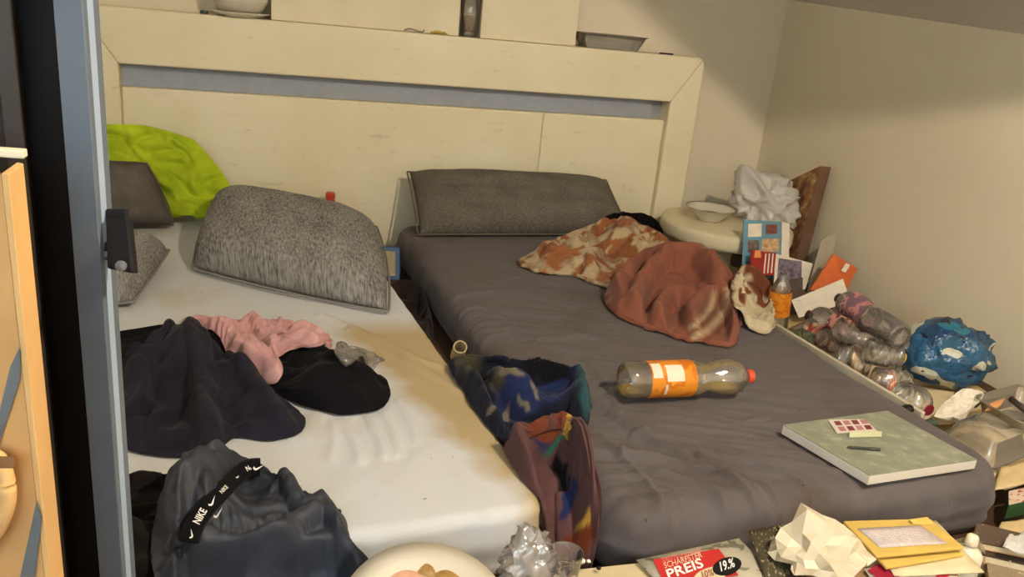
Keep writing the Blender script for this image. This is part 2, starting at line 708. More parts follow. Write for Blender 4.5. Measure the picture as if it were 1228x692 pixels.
def disp_r(x, y):
    a = math.radians(25)
    xr, yr = x * math.cos(a) - y * math.sin(a), x * math.sin(a) + y * math.cos(a)
    w = fbm(xr / .16, yr / .03, 0, 3, 2)
    m = 0.3 + region(x, y, ZR, (800, 570), .4) + region(x, y, ZR, (610, 375), .4)
    return ridges(x, y, ZR, RFOLDS) * 1.25 + .006 * w * m + .004 * fbm(x / .3, y / .3, 0, 9, 2) - .003


LFOLDS = [([(440, 500), (455, 525), (460, 548)], .007, .009), ([(462, 495), (472, 520), (478, 545)], .006, .008), ([(410, 505), (425, 530), (430, 552)], .007, .007),
          ([(478, 480), (492, 505), (500, 528)], .006, .008), ([(400, 505), (400, 530), (395, 550)], .007, .005), ([(420, 395), (470, 418), (510, 445), (560, 475)], .012, .009),
          ([(385, 378), (440, 400), (490, 428), (530, 440)], .01, .008), ([(500, 452), (550, 480), (590, 520)], .012, .004)]


def disp_l(x, y):
    a = math.radians(-60)
    xr, yr = x * math.cos(a) - y * math.sin(a), x * math.sin(a) + y * math.cos(a)
    w = fbm(xr / .16, yr / .03, 0, 13, 2)
    m = 0.25 + region(x, y, ZL, (450, 520), .22) + .6 * region(x, y, ZL, (470, 420), .25)
    return ridges(x, y, ZL, LFOLDS) * 1.1 + .0022 * w * m + .004 * fbm(x / .3, y / .3, 0, 19, 2) - .003


tR = sheet_mat('charcoal_sheet', srgb(96, 90, 90), srgb(82, 72, 68), 0.5)
w1_ = tR.noise(tR.coord('Object', (5, 30, 5), (0, 0, math.radians(-25))), 1.0, 3, .6)
w2_ = tR.noise(tR.coord('Object', (4, 22, 4), (0, 0, math.radians(28))), 1.0, 3, .6)
wm_ = tR.new('ShaderNodeMath', operation='MULTIPLY')
tR.l(w1_, wm_.inputs[0])
tR.l(w2_, wm_.inputs[1])
tR.bump(wm_.outputs[0], .55, .02)
mr = math.cos(.0573), math.sin(.0573)
MR_ = mattress('mattress', (-1.2426, -.075), mr, .93, 1.965, ZR, .05, .05, disp_r, .006, tR.m, 'mattress in a charcoal grey wrinkled fitted sheet beside the right wall', 210, 430)

# white sheet with staining and tan shade painted along the gap side
tL = sheet_mat('white_sheet', srgb(206, 209, 212), srgb(190, 182, 162), 0.55)
oc = tL.new('ShaderNodeTexCoord')
sx = tL.new('ShaderNodeSeparateXYZ')
tL.l(oc.outputs['Object'], sx.inputs[0])


def lin(t, a, b, c, soft):
    """0..1 mask of a*x+b*y+c over soft"""
    m1 = t.new('ShaderNodeMath', operation='MULTIPLY_ADD')
    t.l(sx.outputs[0], m1.inputs[0])
    m1.inputs[1].default_value = a / soft
    m1.inputs[2].default_value = c / soft
    m2 = t.new('ShaderNodeMath', operation='MULTIPLY_ADD')
    t.l(sx.outputs[1], m2.inputs[0])
    m2.inputs[1].default_value = b / soft
    t.l(m1.outputs[0], m2.inputs[2])
    return m2.outputs[0]


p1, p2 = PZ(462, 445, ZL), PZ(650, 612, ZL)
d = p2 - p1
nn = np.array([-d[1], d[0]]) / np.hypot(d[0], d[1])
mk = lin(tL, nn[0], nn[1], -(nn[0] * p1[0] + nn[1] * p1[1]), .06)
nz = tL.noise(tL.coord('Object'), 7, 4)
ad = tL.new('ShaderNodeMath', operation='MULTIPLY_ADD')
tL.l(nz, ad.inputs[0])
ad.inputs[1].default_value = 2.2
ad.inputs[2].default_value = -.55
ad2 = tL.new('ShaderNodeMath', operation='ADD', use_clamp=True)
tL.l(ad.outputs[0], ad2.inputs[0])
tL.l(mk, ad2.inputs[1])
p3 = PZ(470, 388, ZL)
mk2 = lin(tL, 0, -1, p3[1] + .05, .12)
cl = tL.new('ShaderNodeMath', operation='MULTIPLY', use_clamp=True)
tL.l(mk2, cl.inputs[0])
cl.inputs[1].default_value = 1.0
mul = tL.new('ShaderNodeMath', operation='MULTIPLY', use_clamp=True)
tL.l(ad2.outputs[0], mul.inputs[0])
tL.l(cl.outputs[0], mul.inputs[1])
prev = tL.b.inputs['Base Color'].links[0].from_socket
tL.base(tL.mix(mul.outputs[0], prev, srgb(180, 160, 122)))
ps_ = PYY(641, 612, -1.965)
vd = tL.new('ShaderNodeVectorMath', operation='DISTANCE')
tL.l(oc.outputs['Object'], vd.inputs[0])
vd.inputs[1].default_value = tuple(ps_)
prev = tL.b.inputs['Base Color'].links[0].from_socket
tL.base(tL.mix(tL.ramp(vd.outputs['Value'], [(.008, (.8, .8, .8)), (.016, (0, 0, 0))]), prev, srgb(176, 92, 60)))
al = .0983
ldir = (math.cos(al), math.sin(al))
LW = .92
lh = np.array([-1.4118, -.012]) - np.array(ldir) * LW
lh[1] = -.115
ML_ = mattress('mattress', (-1.4118 - LW * math.cos(al), -.02 - LW * math.sin(al)), ldir, LW, 1.94, ZL, .035, .025, disp_l, .003, tL.m, 'mattress in a stained white fitted sheet with tan shade painted in')

# ------------------------------------------------------------------ soft goods


def disk_grid(n):
    s = np.linspace(-1, 1, n)
    U, V = np.meshgrid(s, s)
    x = U * np.sqrt(1 - V * V / 2)
    y = V * np.sqrt(1 - U * U / 2)
    return U, V, x, y


def relax(P, pin, slack, lo, hi, iters, bend, seed, grav=0.0006, aniso=(1, 1)):
    """position based cloth: a sheet too large for its outline buckles into folds between lo and hi"""
    n = P.shape[0]
    rng = np.random.RandomState(seed)
    xs = P[..., 0]
    ys = P[..., 1]
    sl = slack * (1 + .12 * vnoise(xs / .07, ys / .07, 0, seed + 3))
    fams = []

    def fam(di, dj, st, kind):
        i0, j0 = (max(0, -di), max(0, -dj))
        A = (slice(i0, n - max(0, di)), slice(j0, n - max(0, dj)))
        B = (slice(i0 + di, n - max(0, di) + di), slice(j0 + dj, n - max(0, dj) + dj))
        L = np.linalg.norm((P[A] - P[B])[..., :2], axis=-1) * (sl[A] + sl[B]) / 2
        L = L * (aniso[0] if di == 0 else aniso[1] if dj == 0 else (aniso[0] + aniso[1]) / 2)
        fams.append((A, B, L, st, kind))
    fam(0, 1, .45, 0)
    fam(1, 0, .45, 0)
    fam(1, 1, .3, 0)
    fam(1, -1, .3, 0)
    fam(0, 2, bend, 1)
    fam(2, 0, bend, 1)
    fam(0, 4, bend * .6, 2)
    fam(4, 0, bend * .6, 2)
    P0 = P.copy()
    for it in range(iters):
        P[..., 2] -= grav
        for A, B, L, st, kind in fams:
            d = P[B] - P[A]
            ln = np.linalg.norm(d, axis=-1) + 1e-9
            tgt = L if kind == 0 else L * (.9 if kind == 1 else .72)
            c = (ln - tgt) / ln
            if kind:
                c = np.minimum(c, 0)
            c = d * (c * st * .5)[..., None]
            P[A] += c
            P[B] -= c
        P[..., 2] = np.clip(P[..., 2], lo, hi)
        P[pin] = P0[pin]
    return P


from mathutils.bvhtree import BVHTree
SUPPORT = []           # (bvh) of everything cloth may rest on


def add_support(o):
    bpy.context.view_layer.update()
    dg = bpy.context.evaluated_depsgraph_get()
    obs = [o] if o.type == 'MESH' else [c for c in o.children if c.type == 'MESH']
    for ob in obs:
        ev = ob.evaluated_get(dg)
        me = ev.to_mesh()
        mw = ob.matrix_world
        SUPPORT.append(BVHTree.FromPolygons([mw @ v.co for v in me.vertices], [tuple(p.vertices) for p in me.polygons]))
        ev.to_mesh_clear()
    return o


def support(x, y, top=.6):
    """height of whatever lies under (x, y)"""
    r = 0.0
    for b in SUPPORT:
        h = b.ray_cast(Vector((x, y, top)), Vector((0, 0, -1)))
        if h[0] is not None and h[0].z > r:
            r = h[0].z
    return r


def view_hit(px, py):
    d = Vector(ray(px, py))
    best = None
    for b in SUPPORT:
        h = b.ray_cast(Vector(CAM), d)
        if h[0] is not None and (best is None or h[3] < best[1]):
            best = (np.array(h[0]), h[3])
    p = best[0] if best else None
    f = PZ(px, py, 0.0)
    if p is None:
        return f
    return p


def crumple(name, outline, h, mat, parent=None, n=56, slack=1.5, seeds=(), iters=160, bend=.10, seed=1, center=None, thick=.004,
            dome=.45, colfn=None, aniso=(1, 1), sub=1, flat=False, grav=.0001, smooth=1, rough=.75, cell=.11, skirt=True, colflat=True, wl=.05, base=None, tubes=(), billow=(0, .1, 1, 0), post=None, skmin=None):
    """outline: [(px,py,lift)] traced round the garment; lift = height of the cloth's outline above what it lies on"""
    W = []
    for a, b, e, *ab in outline:
        d_ = ray(a, b)
        p = None
        for zz in np.arange(.45, -.001, -.004):
            q = CAM + d_ * (zz - CAM[2]) / d_[2]
            if zz <= support(q[0], q[1]) + max(e, .002):
                p = q
                break
        if p is None:
            p = PZ(a, b, 0.0)
        if ab:
            p = PZ(a, b, ab[0])
        W.append(p)
    W = np.array(W)
    C = catmull(W, 12, True)
    cen = (view_hit(*center[:2]) if center else C.mean(0)).copy()
    ang = np.unwrap(np.arctan2(C[:, 1] - cen[1], C[:, 0] - cen[0]))
    U, V, dx, dy = disk_grid(n)
    r = np.hypot(dx, dy)
    th = np.arctan2(dy, dx)
    if ang[-1] < ang[0]:
        C = C[::-1]
        ang = np.unwrap(np.arctan2(C[:, 1] - cen[1], C[:, 0] - cen[0]))
    ang = np.maximum.accumulate(ang)
    a0 = ang[0]
    t = (th - a0) % (2 * math.pi) + a0
    ae = np.r_[ang, ang[0] + 2 * math.pi]
    CE = np.r_[C, C[:1]]
    B = np.stack([np.interp(t, ae, CE[:, k]) for k in range(3)], -1)
    P = cen[None, None, :] * (1 - r[..., None]) + B * r[..., None]
    lo = np.array([support(x, y) for x, y in zip(P[..., 0].ravel(), P[..., 1].ravel())]).reshape(n, n)
    lp = np.pad(lo, 1, mode='edge')
    lo = np.max([lp[a_:a_ + n, b_:b_ + n] for a_ in range(3) for b_ in range(3)], axis=0) + .005
    bz = B[..., 2]
    if base is not None:
        ez = np.interp(t, ae, CE[:, 2]) * r + (1 - r) * base
        lo = np.maximum(lo, ez - .04)
    P0flat = P.copy()
    prof = np.clip(1 - r ** 3, 0, 1)
    edge = np.maximum(bz, lo)
    # the raised edge blends into the body
    lob = lo + np.clip(edge - lo, 0, .2) * np.clip(r, 0, 1) ** 6
    hi = lo + np.maximum(edge - lo, 0) * r ** 2 + h * prof ** .5 * (1 - rough * (.5 + .5 * np.clip(1.6 * fbm(P[..., 0] / cell, P[..., 1] / cell, 0, seed + 31, 2), -1, 1)))
    hi = np.maximum(hi, lob + .004)
    P[..., 2] = lob + (hi - lob) * (dome + .45 * fbm(P[..., 0] / wl, P[..., 1] / wl, 0, seed, 2))
    sd = np.zeros((n, n))
    for pl, w, a in seeds:
        pts = catmull([PZ(x, y, float(np.median(C[:, 2])) + h * .4)[:2] for x, y in pl], 5)
        dd = polydist(P[..., 0], P[..., 1], pts)
        sd += a * np.exp(-(dd / w) ** 2) * np.clip(prof * 2.5, 0, 1)
    P[..., 2] += sd
    hi = hi + np.maximum(sd, 0)
    rngp = np.random.RandomState(seed)
    P += rngp.normal(0, .0006, P.shape)
    pin = r > .995
    P[..., 2] = np.where(pin, edge, np.clip(P[..., 2], lo, hi))
    P = relax(P, pin, slack, lo, hi, iters, bend, seed, grav, aniso)
    for _ in range(smooth):
        Q = P.copy()
        Q[1:-1, 1:-1] = .5 * P[1:-1, 1:-1] + .125 * (P[:-2, 1:-1] + P[2:, 1:-1] + P[1:-1, :-2] + P[1:-1, 2:])
        P = Q
    em = np.clip((1 - r) * 7, 0, 1)
    add = np.zeros((n, n))
    for pl, w, a in tubes:
        zm = float(np.median(P[..., 2]))
        pts = catmull([PZ(x, y, zm)[:2] for x, y in pl], 6)
        dd = polydist(P[..., 0], P[..., 1], pts)
        add = np.maximum(add, a * np.sqrt(np.clip(1 - (dd / w) ** 2, 0, 1)))
    if billow[0]:
        am, sc_, st_, an_ = billow
        ca_, sa_ = math.cos(an_), math.sin(an_)
        X_, Y_ = (P[..., 0] * ca_ + P[..., 1] * sa_) / (sc_ * st_), (-P[..., 0] * sa_ + P[..., 1] * ca_) / sc_
        X_ = X_ + .5 * vnoise(P[..., 0] / .1, P[..., 1] / .1, 0, seed + 71)
        Y_ = Y_ + .7 * vnoise(P[..., 0] / .1, P[..., 1] / .1, 0, seed + 73)
        add = add + am * np.minimum(1, np.abs(vnoise(X_, Y_, 0, seed + 75)) * 1.8) + am * .35 * np.abs(vnoise(X_ * 2.3, Y_ * 2.3, 0, seed + 77))
    if post is not None:
        dq = P - CAM
        add = add + post(614 + FPX * (dq @ AR) / (dq @ AF), 346 - FPX * (dq @ AU) / (dq @ AF))
    P[..., 2] += add * em
    Vv = P.reshape(-1, 3)
    F = [(j * n + i, j * n + i + 1, (j + 1) * n + i + 1, (j + 1) * n + i) for j in range(n - 1) for i in range(n - 1)]
    uvs = np.stack([(U.ravel() + 1) / 2, (V.ravel() + 1) / 2], 1)
    Pf = P0flat.reshape(-1, 3).copy()
    Pf[:, 2] = (lo + (hi - lo) * .5).ravel()
    if skirt:
        loop = list(range(n)) + [j * n + n - 1 for j in range(1, n)] + [(n - 1) * n + i for i in range(n - 2, -1, -1)] + [j * n for j in range(n - 2, 0, -1)]
        base = len(Vv)
        lov = lo.ravel()
        ex, exf, exu = [], [], []
        for k in loop:
            p = Vv[k].copy()
            p[:2] = p[:2] + (cen[:2] - p[:2]) * .03
            p[2] = max(min(p[2], lov[k] + .001), p[2] - .07, skmin if skmin is not None else -1)
            ex.append(p)
            exf.append(Pf[k])
            exu.append(uvs[k])
        Vv = np.r_[Vv, np.array(ex)]
        Pf = np.r_[Pf, np.array(exf)]
        uvs = np.r_[uvs, np.array(exu)]
        m = len(loop)
        F += [(loop[i], base + i, base + (i + 1) % m, loop[(i + 1) % m]) for i in range(m)]
    o = mesh(name, Vv, F, mat, parent, not flat, [tuple(u) for u in uvs])
    if colfn is not None:
        ca = o.data.color_attributes.new('tint', 'FLOAT_COLOR', 'POINT')
        Q = Pf if colflat else Vv
        d = Q - CAM
        px = 614 + FPX * (d @ AR) / (d @ AF)
        py = 346 - FPX * (d @ AU) / (d @ AF)
        cols = colfn(px, py, Q)
        for k in range(len(Vv)):
            ca.data[k].color = (*cols[k], 1)
    if thick:
        solidify(o, thick, -1)
    if sub:
        subsurf(o, sub)
    add_support(o)
    return o


def tint_mat(name, fine=600, rough=.95, mul=1.0):
    t = NT(name)
    at = t.new('ShaderNodeVertexColor', layer_name='tint')
    n2 = t.noise(t.coord('Object'), fine, 1)
    n1 = t.noise(t.coord('Object'), 40, 3)
    c = t.mix(.3, at.outputs[0], t.ramp(n2, [(.3, (.35, .35, .35)), (.7, (1, 1, 1))]), 'MULTIPLY')
    c = t.mix(.3, c, t.ramp(n1, [(.3, (.5, .5, .5)), (.7, (1, 1, 1))]), 'MULTIPLY')
    t.base(c).rough(rough, .1)
    t.b.inputs['Sheen Weight'].default_value = .08
    t.bump(n2, .3, .002)
    return t.m


def pillow(name, c, thick, mat, label, cat='cushion', n=30, back=.35, pinch=.07, sag=0.0, seed=0, piping=None, wr=.004, zmin=ZL + .008):
    """c: four world corners bottom-left, bottom-right, top-right, top-left as seen from the front"""
    q = [np.array(p, float) for p in c]
    s = np.linspace(-1, 1, n)
    U, V = np.meshgrid(s, s)
    a, b = (U + 1) / 2, (V + 1) / 2
    # edges pulled in between the corners
    a2 = .5 + (a - .5) * (1 - pinch * (1 - V * V) * 0.6)
    b2 = .5 + (b - .5) * (1 - pinch * (1 - U * U) * 0.6)
    B = (q[0][None, None] * ((1 - a2) * (1 - b2))[..., None] + q[1][None, None] * (a2 * (1 - b2))[..., None]
         + q[2][None, None] * (a2 * b2)[..., None] + q[3][None, None] * ((1 - a2) * b2)[..., None])
    nr = np.cross(q[1] - q[0], q[3] - q[0])
    nr /= np.linalg.norm(nr)
    prof = (np.clip(1 - U ** 4, 0, 1) * np.clip(1 - V ** 4, 0, 1)) ** .55
    prof = prof * (1 - sag * V)
    w = wr * fbm(U * 2.2, V * 5, 0, seed, 3) * prof + wr * .8 * fbm(U * 6, V * 2.2, 0, seed + 7, 2) * prof
    Fr = B + nr * (thick * (1 - back) * prof + w)[..., None]
    Bk = B - nr * (thick * back * prof)[..., None]
    if zmin is not None:
        Fr[..., 2] = np.maximum(Fr[..., 2], zmin)
        Bk[..., 2] = np.maximum(Bk[..., 2], zmin)
    N = n * n
    Vv = list(Fr.reshape(-1, 3)) + list(Bk.reshape(-1, 3))
    F = []
    for j in range(n - 1):
        for i in range(n - 1):
            k = j * n + i
            F.append((k, k + 1, k + n + 1, k + n))
            F.append((N + k, N + k + n, N + k + n + 1, N + k + 1))
    uv = [(x, y) for x, y in zip(a.ravel(), b.ravel())] * 2
    root = empty(name, tuple((q[0] + q[1]) / 2), label, cat)
    o = mesh('cover', Vv, F, mat, root, True, uv)
    bm = bmesh.new()
    bm.from_mesh(o.data)
    bmesh.ops.remove_doubles(bm, verts=bm.verts, dist=.0004)
    bm.to_mesh(o.data)
    bm.free()
    subsurf(o, 1)
    idx = list(range(n)) + [j * n + n - 1 for j in range(1, n)] + [(n - 1) * n + i for i in range(n - 2, -1, -1)] + [j * n for j in range(n - 2, 0, -1)]
    pts = [B.reshape(-1, 3)[i] for i in idx]
    tube('seam', pts + [pts[0]], .0035, mat, root, 6, 1, cap=False)
    return root


def tweed(name, lo, hi, sx=260, sy=26):
    t = NT(name)
    v = t.coord('UV', (sx, sy, 1))
    v2 = t.coord('UV', (sx * .25, sy * 2.2, 1))
    v3 = t.coord('UV', (7, 3, 1))
    n1 = t.noise(v, 1, 2)
    n2 = t.noise(v2, 1, 3)
    n3 = t.noise(v3, 1, 3)
    m = t.new('ShaderNodeMath', operation='ADD')
    t.l(n1, m.inputs[0])
    t.l(n2, m.inputs[1])
    m2 = t.new('ShaderNodeMath', operation='MULTIPLY_ADD')
    t.l(n3, m2.inputs[0])
    m2.inputs[1].default_value = .5
    t.l(m.outputs[0], m2.inputs[2])
    m3 = t.new('ShaderNodeMath', operation='DIVIDE')
    t.l(m2.outputs[0], m3.inputs[0])
    m3.inputs[1].default_value = 2.5
    t.base(t.ramp(m3.outputs[0], [(.36, lo), (.62, hi)])).rough(.95, .1)
    t.bump(m3.outputs[0], .35, .004)
    return t.m


M_TW1 = tweed('grey_tweed', srgb(62, 60, 58), srgb(168, 168, 166), 300, 18)
M_TW2 = tweed('dark_tweed', srgb(66, 62, 56), srgb(122, 116, 106), 240, 60)

# big tweed cushion leaning on the white bed
bl, br = PZ(231, 322, ZL + .012), PZ(466, 374, ZL + .012)
tl, tr = PYY(262, 236, -.16), PYY(452, 272, -.30)
pillow('cushion', [bl, br, tr, tl], .17, M_TW1, 'plump grey tweed cushion leaning on the headboard above the white sheet', seed=4, back=.3, pinch=-.10)
# long dark cushion
bl, br = PZ(500, 316, ZR + .012), PZ(728, 308, ZR + .012)
tl, tr = PYY(488, 206, -.06), PYY(727, 216, -.06)
bl = PYY(499, 314, -.30)
br = np.array([tr[0] + .06, -.25, ZR + .012])
bl[2] = ZR + .012
pillow('cushion', [bl, br, tr, tl], .12, M_TW2, 'long dark brown-grey cushion standing upright on the charcoal sheet', seed=9, back=.3, pinch=.02, wr=.006)
# cushions half hidden behind the cabinet post
M_TW3 = tweed('grey_tweed_back', srgb(70, 66, 62), srgb(112, 106, 98), 200, 60)
bl, br = PZ(60, 268, ZL + .012), PZ(208, 270, ZL + .012)
tl, tr = bl + np.array([0, .13, .24]), PYY(176, 196, -.20)
tl = PYY(70, 196, -.16)
pillow('cushion', [bl, br, tr, tl], .16, M_TW3, 'dark grey cushion standing in front of the lime blanket by the headboard', seed=12, back=.4, pinch=-.1)
bl, br = PZ(60, 372, ZL + .012), PZ(160, 362, ZL + .012)
tl, tr = PZ(75, 285, ZL + .10), PZ(203, 300, ZL + .035)
pillow('cushion', [bl, br, tr, tl], .12, M_TW1, 'light grey tweed cushion lying flat beside the cabinet post', seed=15, back=.2, pinch=-.04)

# lime blanket: draped over the cushion and down the headboard
t = NT('lime_fabric')
n1 = t.noise(t.coord('Object'), 12, 4)
t.base(t.ramp(n1, [(.3, srgb(150, 172, 30)), (.7, srgb(186, 206, 44))])).rough(.85, .15)
t.bump(t.noise(t.coord('Object'), 500, 2), .2, .002)
M_LIME = t.m


def drape(name, rows, mat, parent=None, n=40, amp=.012, seed=3, sub=1, thick=.004):
    """cloth through a grid of world control points (rows of equal length)"""
    R = np.array([catmull(r, 10) for r in rows])
    Cc = np.array([catmull(R[:, k], 10) for k in range(R.shape[1])]).transpose(1, 0, 2)
    h, w = Cc.shape[:2]
    gy = np.gradient(Cc, axis=0)
    gx = np.gradient(Cc, axis=1)
    nr = np.cross(gx, gy)
    nr /= np.linalg.norm(nr, axis=-1)[..., None] + 1e-9
    jj, ii = np.meshgrid(np.linspace(0, 1, w), np.linspace(0, 1, h))
    wv = fbm(jj * 4 + 2 * fbm(jj * 2, ii * 2, 0, seed + 9, 2), ii * 4, 0, seed, 3)
    wv = 1 - 2 * np.abs(wv)
    ed = np.clip(np.minimum(np.minimum(jj, 1 - jj), np.minimum(ii, 1 - ii)) * 8, .15, 1)
    Cc = Cc + nr * (amp * wv * ed)[..., None]
    F = [(j * w + i, j * w + i + 1, (j + 1) * w + i + 1, (j + 1) * w + i) for j in range(h - 1) for i in range(w - 1)]
    o = mesh(name, Cc.reshape(-1, 3), F, mat, parent, True, [(a, b) for a, b in zip(jj.ravel(), ii.ravel())])
    solidify(o, thick, 0)
    subsurf(o, sub)
    return o


def K(x, y, Y):
    return PYY(x, y, Y)


rows = [[K(105, 150, -.05), K(135, 149, -.045), K(170, 150, -.04), K(205, 158, -.04), K(232, 167, -.04)],
        [K(105, 168, -.06), K(140, 170, -.06), K(180, 176, -.06), K(222, 182, -.06), K(252, 188, -.05)],
        [K(105, 195, -.07), K(150, 198, -.07), K(192, 206, -.08), K(238, 210, -.08), K(270, 212, -.06)],
        [K(110, 220, -.08), K(165, 222, -.08), K(208, 232, -.10), K(250, 238, -.10), K(284, 236, -.08)],
        [K(110, 240, -.09), K(175, 248, -.10), K(222, 256, -.14), K(256, 262, -.14), K(290, 256, -.10)],
        [K(115, 252, -.10), K(185, 262, -.12), K(225, 270, -.19), K(256, 276, -.19), K(296, 266, -.12)]]
for r_ in rows:
    for p_ in r_:
        p_[2] = max(p_[2], ZL + .045)
o = drape('blanket', rows, M_LIME, None, amp=.02, seed=5)
tag(o, 'crumpled lime green blanket hanging down the headboard beside the plump cushion', 'blanket')

# ---- clothes on the white bed
M_BLACK = cloth_mat('black_cotton', srgb(22, 22, 26), srgb(12, 12, 15), sheen=.03)
M_NAVY = cloth_mat('navy_fleece', srgb(44, 42, 56), srgb(30, 29, 40), sheen=.06)
M_PINK = cloth_mat('pink_jersey', srgb(216, 172, 174), srgb(198, 148, 150))
M_BLK2 = cloth_mat('brown_black_fleece', srgb(34, 28, 28), srgb(18, 15, 16))
t = NT('sports_shell')
n1 = t.noise(t.coord('Object'), 10, 4)
t.base(t.ramp(n1, [(.3, srgb(42, 45, 54)), (.7, srgb(60, 66, 78))])).rough(.55, .35)
t.bump(t.noise(t.coord('Object'), 900, 2), .15, .001)
M_SHELL = t.m

z = ZL
for o_ in (MR_, ML_):
    add_support(o_)
o = crumple('black_sweater', [(105, 425, 0), (125, 400, .03), (165, 392, .05), (225, 388, .05), (272, 402, .04), (305, 425, .02), (342, 418, .02), (385, 436, .015),
                              (425, 445, .02), (458, 450, .02), (470, 472, .01), (455, 495, 0), (412, 501, 0), (365, 492, 0), (330, 480, 0), (255, 490, 0), (140, 480, 0)], .09, M_BLACK,
            n=72, slack=1.12, bend=.3, wl=.1, smooth=2, seed=2, center=(300, 455), billow=(.014, .045, 1.5, .4), tubes=[([(350, 430), (395, 452), (450, 472)], .045, .03)], seeds=[([(345, 440), (400, 455), (450, 470)], .05, .03)])
tag(o, 'black knitted sweater with one sleeve rolled out over the white sheet', 'sweater')
o = crumple('pink_shirt', [(220, 384, .01), (250, 382, .02), (300, 382, .03), (350, 384, .03), (395, 402, .01), (388, 416, 0), (352, 422, .01),
                           (332, 432, .0), (338, 458, .0), (328, 468, 0), (298, 450, 0), (268, 424, .0), (240, 402, .0)], .05, M_PINK,
            n=64, slack=1.35, seed=6, bend=.15, center=(305, 412), cell=.07, wl=.06, billow=(.016, .03, 2.2, -1.0), tubes=[([(262, 385), (300, 415), (325, 460)], .014, .014), ([(300, 382), (322, 415), (334, 455)], .013, .014), ([(330, 388), (360, 398), (388, 408)], .012, .01)])
tag(o, 'pale pink shirt crumpled on top of the black sweater', 'shirt')
o = crumple('fleece_jacket', [(95, 480, 0), (110, 452, .03), (150, 440, .04), (190, 412, .05), (225, 404, .05), (265, 424, .04), (305, 456, .03), (345, 480, .015), (367, 503, .003),
                              (360, 524, 0), (320, 532, 0), (285, 528, 0), (262, 542, 0), (215, 552, 0), (150, 542, 0), (110, 520, 0)], .08, M_NAVY,
            n=72, slack=1.15, bend=.35, seed=11, center=(225, 482), cell=.16, wl=.14, smooth=3, billow=(.022, .05, 2.2, 1.2), tubes=[([(205, 415), (170, 455), (150, 520)], .028, .03), ([(235, 420), (245, 480), (258, 538)], .025, .028), ([(285, 450), (320, 482), (352, 508)], .025, .025), ([(165, 545), (230, 532), (300, 525)], .02, .018)], seeds=[([(200, 420), (225, 450), (240, 500), (255, 535)], .022, .05), ([(150, 455), (180, 480), (190, 530)], .022, .04), ([(265, 440), (310, 480), (340, 510)], .022, .045)])
tag(o, 'dark navy fleece jacket heaped on the black sweater', 'jacket')

# sports jacket hanging over the foot of the bed
jk = empty('sports_jacket', tuple(PZ(300, 640, z)), 'black windbreaker with white lettered elastic band draped at the bed foot', 'jacket')
o = crumple('black_sweatpants', [(120, 592, 0), (140, 572, .03), (170, 562, .04), (198, 566, .04), (216, 584, .03), (222, 630, 0), (205, 690, 0, .13), (190, 740, 0, .11), (130, 740, 0, .11), (110, 650, 0)], .08, M_BLK2,
            n=44, slack=1.4, bend=.2, seed=25)
tag(o, 'brownish black sweatpants bunched beside the cabinet post', 'trousers')
o = crumple('shell', [(186, 618, .02), (196, 585, .05), (236, 550, .06), (270, 543, .05), (305, 552, .03), (336, 578, .01), (366, 590, .01), (395, 600, 0), (415, 622, .01), (420, 645, .01), (440, 666, 0, .135), (450, 700, 0, .11), (400, 745, 0, .10),
                      (300, 760, 0, .10), (215, 740, 0, .11), (185, 690, 0, .14), (180, 650, .01)], .085, M_SHELL, jk, n=84, slack=1.2, bend=.2, seed=21, center=(305, 640), cell=.12, wl=.09,
            billow=(.018, .045, 2.0, .3), tubes=[([(190, 640), (250, 662), (320, 655), (375, 625)], .022, .03), ([(345, 592), (362, 615), (392, 605)], .016, .025), ([(400, 625), (430, 655), (444, 695)], .022, .03), ([(210, 690), (300, 690), (400, 665)], .02, .022), ([(220, 640), (245, 590), (285, 556)], .045, .04), ([(300, 560), (325, 572), (350, 590)], .02, .02)])


def text_on(name, body, o, ux, uy, mat, parent, size=1.0, lift=.0006, bold=0.0):
    """flat lettering: mesh letters spanned by vectors ux (per unit of letter height along the line) and uy"""
    cu = bpy.data.curves.new(name, 'FONT')
    cu.body = body
    cu.size = 1.0
    cu.offset = bold
    cu.resolution_u = 3
    to = bpy.data.objects.new(name, cu)
    COL.objects.link(to)
    dg = bpy.context.evaluated_depsgraph_get()
    me = bpy.data.meshes.new_from_object(to.evaluated_get(dg))
    bpy.data.objects.remove(to, do_unlink=True)
    o, ux, uy = [np.array(a, float) for a in (o, ux, uy)]
    nr = np.cross(ux, uy)
    nr /= np.linalg.norm(nr)
    if nr @ (CAM - o) < 0:
        nr = -nr
    me.materials.clear()
    for v in me.vertices:
        p = o + ux * v.co.x * size + uy * v.co.y * size + nr * lift
        v.co = Vector(p)
    return link(name, me, mat, parent)


def flat_poly(name, pts2, o, ux, uy, mat, parent, lift=.0006):
    o, ux, uy = [np.array(a, float) for a in (o, ux, uy)]
    nr = np.cross(ux, uy)
    nr /= np.linalg.norm(nr)
    if nr @ (CAM - o) < 0:
        nr = -nr
    V = [o + ux * a + uy * b + nr * lift for a, b in pts2]
    return mesh(name, V, [tuple(range(len(V)))], mat, parent)


M_WHITE = plain('white_print', srgb(238, 238, 236), .5, .03)
M_INK = plain('black_print', srgb(24, 24, 26), .5, .03)
# the elastic band, a raised ribbon over the jacket
def first_hit(x, y, default):
    dg = bpy.context.evaluated_depsgraph_get()
    ok, loc, nr, idx, ob, mt = scene.ray_cast(dg, Vector(CAM), Vector(ray(x, y)))
    return np.array(loc) if ok else default


